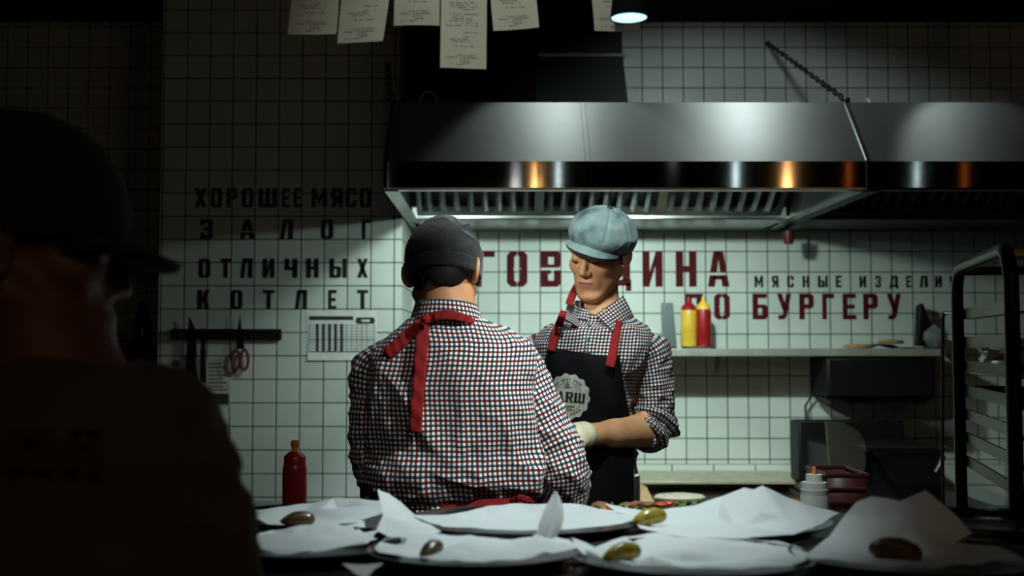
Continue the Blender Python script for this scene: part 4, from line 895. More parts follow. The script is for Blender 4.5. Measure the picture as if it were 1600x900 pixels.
# ================================================================== people
# ---- implicit bodies: smooth unions sampled on a non-uniform grid, meshed with surface nets
def axis_pts(lo, hi, fine, hf, hc):
    """coordinates from lo to hi, step hf inside the intervals of fine, hc elsewhere"""
    xs = [lo]; x = lo
    while x < hi:
        d = min([0 if a <= x <= b else min(abs(x - a), abs(x - b)) for a, b in fine] or [9])
        x += min(hc, hf + d * .35); xs.append(x)
    return np.array(xs)
class Body:
    def __init__(s, xs, ys, zs): s.x, s.y, s.z = xs, ys, zs; s.F = np.full((len(xs), len(ys), len(zs)), 9.0, np.float32)
    def blk(s, lo, hi):
        sl = []
        for ax, a, b in zip((s.x, s.y, s.z), lo, hi): sl.append(slice(max(0, np.searchsorted(ax, a) - 1), min(len(ax), np.searchsorted(ax, b) + 1)))
        return tuple(sl), np.meshgrid(s.x[sl[0]], s.y[sl[1]], s.z[sl[2]], indexing='ij')
    def comb(s, sl, d, k, sub=False):
        f = s.F[sl]
        if sub:
            d = -d; h = np.clip(.5 + .5 * (d - f) / k, 0, 1); s.F[sl] = f * (1 - h) + d * h + k * h * (1 - h)
        else:
            h = np.clip(.5 + .5 * (d - f) / k, 0, 1); s.F[sl] = d * (1 - h) + f * h - k * h * (1 - h)
    def cone(s, a, b, ra, rb, k=.012, sub=False):
        a, b = np.array(a, float), np.array(b, float); m = max(ra, rb) + k + .02
        sl, (X, Y, Z) = s.blk(np.minimum(a, b) - m, np.maximum(a, b) + m)
        if X.size == 0: return
        d = b - a; L2 = max(d @ d, 1e-9)
        t = np.clip(((X - a[0]) * d[0] + (Y - a[1]) * d[1] + (Z - a[2]) * d[2]) / L2, 0, 1)
        D = np.sqrt((X - a[0] - t * d[0]) ** 2 + (Y - a[1] - t * d[1]) ** 2 + (Z - a[2] - t * d[2]) ** 2) - (ra + (rb - ra) * t)
        s.comb(sl, D, k, sub)
    def ell(s, c, r, k=.012, R=None, sub=False):
        c, r = np.array(c, float), np.array(r, float); m = r.max() + k + .02
        sl, (X, Y, Z) = s.blk(c - m, c + m)
        if X.size == 0: return
        R = np.eye(3) if R is None else R                    # rows: local axes
        dx, dy, dz = X - c[0], Y - c[1], Z - c[2]
        q = [R[i, 0] * dx + R[i, 1] * dy + R[i, 2] * dz for i in range(3)]
        k0 = np.sqrt(sum((q[i] / r[i]) ** 2 for i in range(3))) + 1e-9; k1 = np.sqrt(sum((q[i] / r[i] ** 2) ** 2 for i in range(3))) + 1e-9
        s.comb(sl, k0 * (k0 - 1) / k1, k, sub)
    def mesh(s, keep=None):
        F = s.F; x, y, z = s.x, s.y, s.z; S = F < 0
        n = [k - 1 for k in F.shape]
        c = [S[i:i + n[0], j:j + n[1], k:k + n[2]] for i in (0, 1) for j in (0, 1) for k in (0, 1)]
        cnt = sum(a.astype(np.int8) for a in c); act = (cnt > 0) & (cnt < 8)
        I = np.argwhere(act); idx = np.full(act.shape, -1, np.int64); idx[act] = np.arange(len(I))
        acc = np.zeros((len(I), 3)); num = np.zeros(len(I))
        off = [(i, j, k) for i in (0, 1) for j in (0, 1) for k in (0, 1)]
        C = [np.stack([x[I[:, 0] + o[0]], y[I[:, 1] + o[1]], z[I[:, 2] + o[2]]], 1) for o in off]
        V = [F[I[:, 0] + o[0], I[:, 1] + o[1], I[:, 2] + o[2]] for o in off]
        for p in range(8):
            for q in range(p + 1, 8):
                if sum(abs(off[p][i] - off[q][i]) for i in range(3)) != 1: continue
                m = (V[p] < 0) != (V[q] < 0); t = np.where(m, V[p] / np.where(m, V[p] - V[q], 1), 0)[:, None]
                acc += np.where(m[:, None], C[p] + (C[q] - C[p]) * t, 0); num += m
        vs = acc / np.maximum(num, 1)[:, None]; fs = []
        for ax in range(3):
            a1, a2 = (ax + 1) % 3, (ax + 2) % 3
            lo = [slice(None)] * 3; hi = [slice(None)] * 3; lo[ax] = slice(0, -1); hi[ax] = slice(1, None)
            E = np.argwhere(S[tuple(lo)] != S[tuple(hi)])
            E = E[(E[:, a1] > 0) & (E[:, a2] > 0) & (E[:, a1] < n[a1]) & (E[:, a2] < n[a2])]
            def g(o1, o2):
                q = E.copy(); q[:, a1] -= o1; q[:, a2] -= o2; return idx[q[:, 0], q[:, 1], q[:, 2]]
            fs.append(np.stack([g(0, 0), g(1, 0), g(1, 1), g(0, 1)], 1))
        fs = np.concatenate(fs); fs = fs[(fs >= 0).all(1)]
        mb = MB(); mb.v = [tuple(p) for p in vs]; mb.f = [tuple(int(i) for i in f) for f in fs]; mb.uv = [(0., 0.)] * len(vs)
        return mb, vs
V3 = lambda *a: np.array(a, float)
def frame(f, roll=0.0):
    f = np.array(f, float); f /= np.linalg.norm(f); up = V3(0, 0, 1); l = np.cross(up, f); l /= np.linalg.norm(l); u = np.cross(f, l)
    c, s = math.cos(roll), math.sin(roll)
    return np.stack([l * c + u * s, f, u * c - l * s])       # rows left, forward, up
def add_head(B, hc, R, neck, sc=1.0, ear=1.0, nr=.052):
    W = lambda l, f, u: hc + (R[0] * l + R[1] * f + R[2] * u) * sc
    E = lambda l, f, u, r, k=.012, sub=False, R2=None: B.ell(W(l, f, u), np.array(r) * sc, k, R if R2 is None else R2, sub)
    E(0, -.012, .042, (.074, .096, .086)); E(0, .035, -.03, (.060, .060, .09), .03)
    for s in (-1, 1):
        B.cone(W(s * .055, .0, -.05), W(s * .02, .072, -.104), .022 * sc, .018 * sc, .025)
        E(s * .042, .056, -.022, (.024, .024, .018), .02)
        B.cone(W(s * .048, .066, .026), W(s * .012, .083, .024), .011 * sc, .012 * sc, .014)
    E(0, .080, -.106, (.024, .018, .017), .016)
    for s in (-1, 1): E(s * .031, .098, .006, (.017, .012, .011), .010, True)
    for s in (-1, 1): E(s * .031, .0795, .004, (.0145, .0115, .0105), .004)
    B.cone(W(0, .086, .018), W(0, .109, -.026), .0085 * sc, .0105 * sc, .010)
    E(0, .106, -.032, (.011, .011, .009), .006)
    for s in (-1, 1): E(s * .0125, .097, -.034, (.008, .011, .0075), .006)
    E(0, .080, -.068, (.032, .019, .024), .016)
    E(0, .0965, -.0605, (.023, .0075, .0055), .004); E(0, .094, -.0725, (.020, .008, .0065), .004)
    E(0, .1055, -.0662, (.026, .006, .0014), .002, True)
    for s in (-1, 1):
        Re = frame(R[1] * .85 + R[0] * s * .45 if False else R[1]); 
        f2 = R[1] * .88 - R[0] * s * (-.40); f2 = R[1] * .85 + R[0] * s * -.58 * ear
        Rr = np.stack([np.cross(R[2], f2) / np.linalg.norm(f2), f2 / np.linalg.norm(f2), R[2]])
        E(s * (.082 + .0045 * ear), -.018, -.002, (.0065, .018 + .003 * ear, .028 + .006 * ear), .007, False, Rr)
        E(s * .083, -.011, -.024, (.006, .011, .013), .006, False, Rr)
        E(s * (.089 + .0045 * ear), -.010, .0, (.004, .009, .016), .004, True, Rr)
    B.cone(W(0, -.022, -.045), neck, nr * sc, .058 * sc, .016)
    return W
def add_hand(B, wrist, d, palm_n, side, curl=.6, sc=1.0):
    """d: direction of the fingers, palm_n: normal of the palm, side: +1 puts the thumb on d x palm_n"""
    d = np.array(d, float); d /= np.linalg.norm(d); n = np.array(palm_n, float); n -= d * (n @ d); n /= np.linalg.norm(n); t = np.cross(d, n) * side
    wrist = np.array(wrist, float); P = lambda a, b, c: wrist + (d * a + t * b + n * c) * sc
    for b in (-.027, -.009, .009, .027): B.cone(P(.012, b * .7, 0), P(.088, b, 0), .0135 * sc, .0115 * sc, .012)
    for b, L in ((.027, .068), (.009, .077), (-.009, .071), (-.027, .056)):
        p = P(.09, b, 0); ang = 0; seg = (.45, .32, .23)
        for i, q in enumerate(seg):
            ang += curl * (.7, .9, .6)[i]; e_ = p + (d * math.cos(ang) + n * math.sin(ang) + t * b * .6 * (i == 0)) * L * q * sc
            B.cone(p, e_, (.0095, .0088, .008)[i] * sc, (.0088, .008, .007)[i] * sc, .004); p = e_
    p0, p1, p2 = P(.022, .026, .006), P(.055, .052, .018), P(.088, .058, .034)
    B.cone(p0, p1, .014 * sc, .0105 * sc, .01); B.cone(p1, p2, .0100 * sc, .0082 * sc, .005)
def finish_body(o, vs, W, hc, R, lips=True):
    """pigment mask: lips"""
    me = o.data; a = me.color_attributes.new('mask', 'FLOAT_COLOR', 'POINT')
    co = np.empty(len(me.vertices) * 3, np.float32); me.vertices.foreach_get('co', co); co = co.reshape(-1, 3) + np.array(wloc(o))
    q = (co - hc) @ R.T; m = np.zeros(len(co))
    if lips:
        d = ((q[:, 0]) / .021) ** 2 + ((q[:, 2] + .0645) / .0088) ** 2
        m = np.clip((1.15 - d) * 3, 0, 1) * (q[:, 1] > .085)
    c = np.stack([m, m, m, np.ones_like(m)], 1).astype(np.float32); a.data.foreach_set('color', c.ravel())

# ---- cloth: lofted surfaces with arc-length UVs and folds
def hermite(ts, vs, t):
    ts = np.array(ts, float); vs = np.array(vs, float); m = np.gradient(vs, ts, axis=0) if len(ts) > 2 else np.zeros_like(vs) + (vs[-1] - vs[0]) / (ts[-1] - ts[0])
    out = []
    for x in np.atleast_1d(t):
        i = int(np.clip(np.searchsorted(ts, x) - 1, 0, len(ts) - 2)); h = ts[i + 1] - ts[i]; u = (x - ts[i]) / h
        out.append((2 * u**3 - 3 * u**2 + 1) * vs[i] + (u**3 - 2 * u**2 + u) * h * m[i] + (-2 * u**3 + 3 * u**2) * vs[i + 1] + (u**3 - u**2) * h * m[i + 1])
    return np.array(out)
def ridged(p, f, seed): return 1 - abs(noise.noise((p[0] * f[0] + seed, p[1] * f[1] + seed * .7, p[2] * f[2]))) * 2.2
def fold(p, f, seed): return max(0, ridged(p, f, seed)) ** 2.2
def loft(rings, n=120, m=120, disp=None, uvoff=(0, 0), skew=None, t0=0.0, t1=1.0):
    """rings: list of (t, centre, axis_a*a, axis_b*b, exponent); closed around; returns MB with a seam at angle pi/2*... (back of b)"""
    ts = [r[0] for r in rings]; tt = np.linspace(ts[0], ts[-1], n)
    C = hermite(ts, [r[1] for r in rings], tt); A = hermite(ts, [r[2] for r in rings], tt); Bv = hermite(ts, [r[3] for r in rings], tt); E = hermite(ts, [[r[4]] for r in rings], tt)[:, 0]
    th = np.linspace(0, 2 * PI, m + 1) + PI / 2              # seam on +b side
    rows, uvs = [], []; v = 0.0; mid = None
    for i in range(n):
        ex = 2 / E[i]; c, s = np.cos(th), np.sin(th)
        P_ = C[i] + np.sign(c)[:, None] * (np.abs(c) ** ex)[:, None] * A[i] + np.sign(s)[:, None] * (np.abs(s) ** ex)[:, None] * Bv[i]
        if i: v += np.linalg.norm(P_[m // 2] - mid)
        mid = P_[m // 2].copy()
        seg = np.linalg.norm(np.diff(P_, axis=0), axis=1); u = np.concatenate([[0], np.cumsum(seg)]); u -= u[m // 2]
        rows.append(P_); uvs.append([(a + uvoff[0], v + uvoff[1]) for a in u])
    rows = np.array(rows)
    if disp is not None:
        dt = np.gradient(rows, axis=0); da = np.gradient(rows, axis=1); N = np.cross(da, dt); N /= np.linalg.norm(N, axis=2)[:, :, None] + 1e-9
        cen = rows.mean(axis=1)[:, None, :]; sg = np.sign(((rows - cen) * N).sum(2).mean()); N *= sg
        D = np.array([[disp(tt[i], th[j] - PI / 2, rows[i, j]) for j in range(m + 1)] for i in range(n)])
        D[:, m] = D[:, 0]
        rows = rows + N * D[:, :, None]
    return MB().grid([[tuple(p) for p in r] for r in rows], uvs)
def sleeve(pts, radii, n=70, m=56, disp=None, uvoff=(0, 0), flat=1.0, hint=(0, 1, 0)):
    pts = np.array(pts, float); L = np.concatenate([[0], np.cumsum(np.linalg.norm(np.diff(pts, axis=0), axis=1))]); L /= L[-1]
    rings = []
    for i, (t, p) in enumerate(zip(L, pts)):
        d = pts[min(i + 1, len(pts) - 1)] - pts[max(i - 1, 0)]; d /= np.linalg.norm(d); b = np.array(hint, float); b -= d * (b @ d); b /= np.linalg.norm(b); a = np.cross(b, d)
        rings.append((t, p, a * radii[i], b * radii[i] * flat, 2.0))
    return loft(rings, n, m, disp, uvoff)
def px_ring(t, py, pl, pr, Y, depth, ex=2.3, yoff=0.0, tilt=0.0, yaw=0.0, dip=0.0):
    l, r = at(pl, py, Y), at(pr, py, Y); c = (l + r) / 2; c.y = Y + yoff
    a = (r - l).length / 2; A = V3(math.cos(yaw), math.sin(yaw), 0) * a; A[2] += tilt * a
    return (t, np.array(c), A, V3(-math.sin(yaw), math.cos(yaw), dip) * depth, ex)
SHOE = plain('black_shoe', (24, 23, 22), .5); TROUSER = plain('dark_trousers', (32, 33, 38), .85, bump=.3)
def shoe(ank, f, r=1.0):
    B = Body(np.arange(ank[0] - .2, ank[0] + .2, .008), np.arange(ank[1] - .25, ank[1] + .25, .008), np.arange(-.02, .16, .008)); f = np.array(f, float); f[2] = 0; f /= np.linalg.norm(f)
    a = np.array([ank[0], ank[1], 0.]); B.cone(a + V3(0, 0, .10), a + V3(0, 0, .04), .05, .045, .02); B.cone(a + V3(0, 0, .045) - f * .03, a + V3(0, 0, .040) + f * .15, .04, .034, .03)
    for i, zz in enumerate(B.z):
        if zz < .002: B.F[:, :, i] = np.maximum(B.F[:, :, i], .002 - zz)
    return B.mesh()[0]
def trousers(hip_c, hips, knees, ankles, wid, dep, yaw=0):
    mbs = []
    for h, k, a in zip(hips, knees, ankles):
        mb = sleeve([h, (np.array(h) + k) / 2, k, (np.array(k) + a) / 2, np.array(a) + V3(0, 0, .03)], [.095, .088, .072, .062, .058], n=40, m=32)
        mbs.append(mb)
    top = loft([(0, hip_c + V3(0, 0, .17), V3(wid, 0, 0) * .92, V3(0, dep, 0) * .95, 2.3), (.5, hip_c + V3(0, 0, .04), V3(wid, 0, 0), V3(0, dep, 0), 2.4), (1, hip_c - V3(0, 0, .09), V3(wid * .97, 0, 0), V3(0, dep * .9, 0), 2.4)], 20, 40)
    out = MB()
    for q in [top] + mbs: out._add(q.v, q.f, q.uv)
    return out
CHECK_BIG = gingham('check_shirt_large', .0114); CHECK_FINE = gingham('check_shirt_fine', .0098, wrinkle=.4)
BUTTON = plain('shirt_button', (60, 60, 66), .4)

from mathutils.bvhtree import BVHTree
def bvh_of(*objs):
    vs, fs = [], []
    for ob in objs:
        b0 = len(vs); w0 = wloc(ob); vs += [v.co + w0 for v in ob.data.vertices]; fs += [tuple(b0 + i for i in p.vertices) for p in ob.data.polygons]
    return BVHTree.FromPolygons(vs, fs)
CAMP = Vector((0, 0, ZC))
def on(bv, px, py, lift, fallback):
    d = (at(px, py, 2.0) - CAMP).normalized(); h = bv.ray_cast(CAMP, d)
    if h[0] is None: return at(px, py, fallback)
    q = h[0] + Vector((0, -lift, 0)); return at(px, py, q.y)
# ------------------------------------------------------------------ cook seen from behind
YA = 2.62
def A_(px, py, Y=YA): return np.array(at(px, py, Y))
rootA = thing('person', 'person in dark cap and red-blue checked shirt seen from behind', 'person', (A_(705, 700)[0], YA + .05, 0))
hcA = A_(694, 428, YA + .01); RA = frame((.30, 1.0, -.42), -.05)
neckA = A_(700, 492, YA - .035)
shL, shR = A_(604, 566, YA), A_(802, 566, YA); elL, elR = A_(590, 745, YA + .02), A_(882, 752, YA - .0)
wrL, wrR = A_(690, 765, YA + .25), A_(780, 765, YA + .25)
hipA = V3(A_(715, 800)[0], YA + .02, .93)
lA, rA = hipA + V3(-.09, 0, -.05), hipA + V3(.09, 0, -.05)
kn = [lA + V3(-.02, .03, -.42), rA + V3(.02, .03, -.42)]; an = [V3(kn[0][0] - .01, YA, .09), V3(kn[1][0] + .01, YA, .09)]
fz = (hcA[2] - .16, hcA[2] + .16); fx = (hcA[0] - .11, hcA[0] + .11); fy = (hcA[1] - .13, hcA[1] + .13)
hz = (.98, 1.14)
B = Body(axis_pts(hipA[0] - .38, hipA[0] + .38, [fx, (wrL[0] - .05, wrR[0] + .02)], .0042, .012), axis_pts(YA - .2, YA + .56, [fy, (YA + .24, YA + .45)], .0042, .012), axis_pts(.05, hcA[2] + .16, [fz, hz], .0042, .014))
W = add_head(B, hcA, RA, neckA)
def add_trunk(B, neck, sl, sr, hip, k=.05, hipr=(.05, .08)):
    sl, sr, neck, hip = map(np.array, (sl, sr, neck, hip)); ch = (sl + sr) / 2 - V3(0, 0, .10)
    ax = (sr - sl) / np.linalg.norm(sr - sl)
    B.cone(neck, ch, .055, .08, k); B.cone(sl * .8 + sr * .2, sl * .2 + sr * .8, .05, .05, k)
    B.cone(ch - ax * .035, hip + V3(-.025, 0, .1), .062, .066, k); B.cone(ch + ax * .035, hip + V3(.025, 0, .1), .062, .066, k)
    B.cone(hip + V3(-hipr[0], 0, .03), hip + V3(hipr[0], 0, .03), hipr[1], hipr[1], k)
def add_limb(B, a, m, c, r0, r1, r2, k=.02): B.cone(a, m, r0, r1, k); B.cone(m, c, r1 * .98, r2, k * .7)
add_trunk(B, neckA, shL, shR, hipA)
for s_1, e_1, w_1, sd in ((shL, elL, wrL, 1), (shR, elR, wrR, -1)):
    add_limb(B, s_1, e_1, w_1, .040, .036, .027)
    d = w_1 - e_1; add_hand(B, w_1, d + V3(0, .25, -.05), (0, -.3, -1), sd, .5)
for h, k_, a_1 in ((lA, kn[0], an[0]), (rA, kn[1], an[1])): add_limb(B, h, k_, a_1, .08, .055, .04)
mb, vs = B.mesh()
SKIN_A = skin_mat('tan_skin', (190, 138, 98), (150, 92, 78))
o = part('body', mb, SKIN_A, rootA, angle=180); finish_body(o, vs, W, hcA, RA)
# hair: skull shell below the cap, above a notched nape
B = Body(np.arange(hcA[0] - .13, hcA[0] + .13, .004), np.arange(hcA[1] - .15, hcA[1] + .15, .004), np.arange(hcA[2] - .14, hcA[2] + .14, .004))
B.ell(hcA + RA[1] * -.012 + RA[2] * .042, (.078, .099, .089), .01, RA)
B.ell(hcA + RA[1] * -.048 + RA[2] * -.02, (.064, .054, .066), .03, RA)
X, Y_, Z = np.meshgrid(B.x, B.y, B.z, indexing='ij'); q = [sum((a - hcA[i]) * RA[r][i] for i, a in enumerate((X, Y_, Z))) for r in range(3)]
nape = -.068 + .020 * np.exp(-((q[0] - .008) / .012) ** 2) + .55 * np.maximum(0, q[1] + .055) + .004 * np.sin(q[0] * 160) + 1.6 * np.maximum(0, np.abs(q[0]) - .056)
B.F = np.maximum(B.F, (nape - q[2]) * .7).astype(np.float32)
B.F = np.maximum(B.F, (q[1] - .012 - .3 * q[2]) * .9).astype(np.float32)
HAIR = NT('dark_hair'); HAIR.set(color=HAIR.ramp(HAIR.noise(90, 4, stretch=(3, 3, .6)), [(.3, lin((10, 9, 9))), (.7, lin((22, 19, 18)))]), rough=.65, spec=.25); HAIR.bump(HAIR.noise(220, 2, stretch=(2, 2, .4)), .6, .002)
part('hair', B.mesh()[0], HAIR.m, rootA, angle=180)
# dark cap
def cap_mesh(hc, R, rx, ry, rz, cu, cf, cut, amp, seed, h=.004, tiltl=0.0, band=True):
    B = Body(np.arange(hc[0] - .17, hc[0] + .17, h), np.arange(hc[1] - .19, hc[1] + .19, h), np.arange(hc[2] - .12, hc[2] + .22, h))
    c = hc + R[1] * cf + R[2] * cu
    B.ell(c, (rx, ry, rz), .01, R)
    X, Y_, Z = np.meshgrid(B.x, B.y, B.z, indexing='ij'); q = [sum((a - hc[i]) * R[r][i] for i, a in enumerate((X, Y_, Z))) for r in range(3)]
    cutp = cut[0] + cut[1] * q[1] + tiltl * q[0]
    B.F = np.maximum(B.F, (cutp - q[2]).astype(np.float32))
    return B, q, c
B, q, cA = cap_mesh(hcA, RA, .0935, .112, .116, .026, -.008, (-.016, .12), 0, 3, tiltl=-.08)
mb, vs = B.mesh()
nv = []
for p in vs:
    d = np.array(p) - cA; d /= np.linalg.norm(d); u_ = d @ RA[2]; l_ = d @ RA[0]; f_ = d @ RA[1]
    w_ = max(0, u_ + .15)
    k = .0085 * fold((p[0] + p[2] * .5, p[1], p[2] - p[0] * .3), (9, 6, 24), 3.3) * w_ + .0045 * fold(p, (26, 18, 34), 8.1) * w_ - .003 * w_
    lowb = (p - hcA) @ RA[2] - (-.016 + .12 * ((p - hcA) @ RA[1]) - .08 * ((p - hcA) @ RA[0]))
    if .030 < lowb < .035: k -= .0018
    if lowb < .031: k += .0015
    nv.append(tuple(np.array(p) + d * k))
mb.v = nv
DENIM_DK = NT('charcoal_cotton'); DENIM_DK.set(color=DENIM_DK.ramp(DENIM_DK.noise(45, 5), [(.25, lin((13, 13, 13))), (.58, lin((19, 19, 19))), (.85, lin((40, 40, 38)))]), rough=.9, sheen=.25); DENIM_DK.bump(DENIM_DK.noise(26, 5), .5, .006)
co = part('cap', mb, DENIM_DK.m, rootA, angle=60)
part('cap_button', MB().lathe([(0, .007), (.008, .005), (.010, 0), (0, -.002)], cA + RA[2] * .117 + RA[0] * 0, n=16, axis=RA[2]), DENIM_DK.m, co)
vis = []
for i in range(13):
    a = (i / 12 - .5) * 1.0 + .25; row = []
    for j in range(6):
        e_ = j / 5; r_ = .085 + .034 * e_ * math.cos(a * .6); row.append(tuple(hcA + RA[0] * math.sin(a) * r_ + RA[1] * (math.cos(a) * r_ + .005) + RA[2] * (.036 - .018 * e_ - .01 * abs(a))))
    vis.append(row)
part('visor', MB().grid(vis), DENIM_DK.m, co, solid=.006)
lab = MB()
for (x0, x1, y0, y1) in ((640, 655, 404, 405), (655, 656, 404, 420), (640, 656, 419, 420), (660, 661, 404, 418), (661, 667, 412, 413), (668, 669, 404, 417)):
    pass
# shirt torso
def dispA(t, a, p):
    px = (p[0], p[1], p[2]); back = math.cos(a - PI)         # 1 on the back side
    w = .3 + .7 * min(1, max(0, t) * 1.5)
    sp = (p[0] * math.cos(.35) + p[2] * math.sin(.35)); sq = (p[0] * math.cos(-.45) + p[2] * math.sin(-.45))
    d = .015 * fold((sp, p[1], p[2]), (9, 4, 2.4), 1.7) * w + .013 * fold((sq, p[1], p[2]), (13, 4, 3.0), 5.2) * w + .004 * ridged((sp, p[1], p[2]), (6, 4, 2), 3.1) * w
    d += .0035 * fold((p[0] + .4 * p[2], p[1], p[2]), (30, 8, 9), 9.4) * w
    if t > .70: d += .010 * math.sin(min(1, (t - .70) / .25) * PI) + .010 * fold((p[0], 0, p[2] * 1.0 + p[0] * .25), (8, 1, 24), 2.2) * min(1, (t - .7) / .15)
    return d - .009
ringsA = [px_ring(0, 486, 653, 744, YA - .035, .062, 2.0), px_ring(.03, 493, 645, 753, YA - .035, .07, 2.0, tilt=.0), px_ring(.07, 503, 628, 775, YA - .025, .085, 2.1), px_ring(.12, 517, 607, 802, YA - .02, .10, 2.3),
          px_ring(.19, 536, 588, 830, YA - .015, .115, 2.4), px_ring(.29, 567, 576, 838, YA - .015, .128, 2.5), px_ring(.42, 605, 570, 834, YA - .01, .135, 2.6), px_ring(.55, 650, 570, 838, YA - .005, .136, 2.6), px_ring(.70, 700, 570, 842, YA, .135, 2.5),
          px_ring(.84, 742, 573, 840, YA + .005, .138, 2.4), px_ring(.93, 768, 582, 838, YA + .01, .132, 2.4), px_ring(.97, 779, 590, 834, YA + .01, .122, 2.4), px_ring(1.0, 800, 588, 838, YA + .01, .12, 2.4)]
shirtA = part('shirt', loft(ringsA, 190, 200, dispA), CHECK_BIG, rootA, angle=180)
def disp_sl(seed, amp=.004, cuff=.8):
    amp *= 1.5
    def f(t, a, p):
        d = amp * fold((p[0] + p[2] * .4, p[1], p[2]), (12, 12, 20), seed) + amp * .9 * fold((p[0] - p[2] * .6, p[1], p[2]), (18, 16, 24), seed + 3) - amp * .6
        if t > cuff: d += amp * 1.2 * math.sin((t - cuff) / (1 - cuff) * PI * 3) 
        return d * min(1, t * 6)
    return f
sR = part('sleeve', sleeve([A_(788, 552), A_(804, 566), A_(821, 604), A_(839, 642), A_(856, 676), A_(872, 708, YA - .01), A_(882, 740, YA - .02), A_(882, 766, YA + .01), A_(866, 778, YA + .07), A_(842, 774, YA + .13)],
      [.052, .058, .061, .061, .061, .061, .060, .057, .054, .052], 120, 72, disp_sl(4.1, .0042, .7), (.003, .004)), CHECK_BIG, shirtA, angle=180)
sL = part('sleeve', sleeve([A_(618, 560), A_(594, 570), A_(585, 620), A_(582, 680), A_(588, 735), A_(598, 765, YA + .03), A_(625, 772, YA + .11)],
      [.055, .060, .056, .054, .053, .05, .047], 110, 64, disp_sl(7.7, .0042, .75), (.004, .002)), CHECK_BIG, shirtA, angle=180)
# rolled cuff on the right elbow
part('rolled_cuff', sleeve([A_(880, 742, YA + .045), A_(868, 765, YA + .075), A_(852, 778, YA + .115)], [.060, .062, .059], 30, 56, disp_sl(2.2, .006, .1), (0, .006)), CHECK_BIG, shirtA, angle=180)
# collar: stand and fold around the back of the neck
def collar_strip(pts_top, pts_bot, mat, parent, th=.004, uvs=.0):
    n = len(pts_top); rows, uv = [], []; L = 0; tt = np.linspace(0, 1, 60)
    T = hermite(np.linspace(0, 1, n), pts_top, tt); Bt = hermite(np.linspace(0, 1, n), pts_bot, tt)
    Lu = np.concatenate([[0], np.cumsum(np.linalg.norm(np.diff(Bt, axis=0), axis=1))])
    for j in range(9):
        v = j / 8; rows.append([tuple(T[i] * (1 - v) + Bt[i] * v) for i in range(60)]); uv.append([(Lu[i] + uvs, v * np.linalg.norm(T[30] - Bt[30])) for i in range(60)])
    return part('collar', MB().grid(rows, uv), mat, parent, solid=th, angle=180)
ct, cb_ = [], []
for i in range(13):
    a = -.15 + (PI + .30) * i / 12; x = 697.5 - 47 * math.cos(a); yb = math.sin(a)
    top = A_(697.5 - 47.5 * math.cos(a), 476 - 8 * (math.sin(a)) + 9 * (-math.cos(a)) * .3 + (12 if abs(math.cos(a)) > .8 else 0) * 0, YA - .03 - .068 * yb)
    bot = A_(698 - 57 * math.cos(a), 505 - 9 * math.sin(a) + 3 * (-math.cos(a)), YA - .03 - .086 * yb)
    ct.append(top); cb_.append(bot)
collar_strip(ct, cb_, CHECK_BIG, shirtA)
# red neck ties
def ribbon(name, pts, width, mat, parent, wdir=None, th=.0025, n=40, twist=0.0):
    pts = np.array(pts, float); tt = np.linspace(0, 1, n); C = hermite(np.linspace(0, 1, len(pts)), pts, tt); rows = []
    for i in range(n):
        d = C[min(i + 1, n - 1)] - C[max(i - 1, 0)]; d /= np.linalg.norm(d) + 1e-9
        nrm = np.array(wdir if wdir is not None else (0, 1, 0), float); wv_ = np.cross(nrm, d); wv_ /= np.linalg.norm(wv_)
        wd = width if isinstance(width, float) else np.interp(tt[i], np.linspace(0, 1, len(width)), width)
        rows.append([tuple(C[i] + wv_ * wd * (j / 4 - .5) + nrm * .0015 * math.sin(i * .9 + j)) for j in range(5)])
    return part(name, MB().grid(rows), mat, parent, solid=th, angle=70)
bvA = bvh_of(shirtA)
apA = part('apron', loft([(0, A_(712, 768, YA + .01), V3(.195, 0, 0), V3(0, .13, 0), 2.4), (.3, A_(712, 776, YA + .01), V3(.192, 0, 0), V3(0, .131, 0), 2.4), (.65, A_(712, 784, YA + .01), V3(.192, 0, 0), V3(0, .131, 0), 2.4), (1, A_(712, 795, YA + .01), V3(.194, 0, 0), V3(0, .132, 0), 2.4)], 16, 120,
    lambda t, a, p: .003 * ridged(p, (12, 4, 40), 4.4)), RED_CLOTH, rootA, angle=60)
yk = YA - .118
ribbon('neck_tie', [A_(668, 500, YA - .112), A_(680, 494, YA - .122), A_(700, 492, YA - .124), A_(722, 496, YA - .118), A_(741, 503, YA - .095)], [.018, .022, .024, .02, .012], RED_CLOTH, apA)
def backY(py): return YA - (.125 if py < 510 else .145 if py < 560 else .152)
ribbon('neck_tie', [np.array(on(bvA, x, y, .012, YA - .13)) for x, y in ((663, 501), (652, 510), (636, 525), (620, 540), (604, 553))], [.022, .026, .028, .029, .029], RED_CLOTH, apA)
ribbon('neck_tie', [np.array(on(bvA, x, y, .012, YA - .15)) for x, y in ((664, 500), (660, 530), (657, 560), (655, 590), (652, 620), (650, 650), (648, 677))], [.024, .030, .030, .029, .030, .029], RED_CLOTH, apA)
part('tie_knot', MB().lathe([(0, -.012), (.010, -.008), (.013, 0), (.010, .008), (0, .012)], A_(665, 499, YA - .134), n=16), RED_CLOTH, apA)
ribbon('waist_tie', [A_(798, 786, YA - .128), A_(812, 778, YA - .14), A_(824, 781, YA - .138), A_(832, 788, YA - .13)], .014, RED_CLOTH, apA)
part('trousers', trousers(hipA - V3(0, 0, .08), [lA - V3(0, 0, .06), rA - V3(0, 0, .06)], kn, an, .185, .125), TROUSER, rootA, angle=180)
for a_1 in an: part('shoe', shoe(a_1, (0, 1, 0)), SHOE, rootA, angle=180)

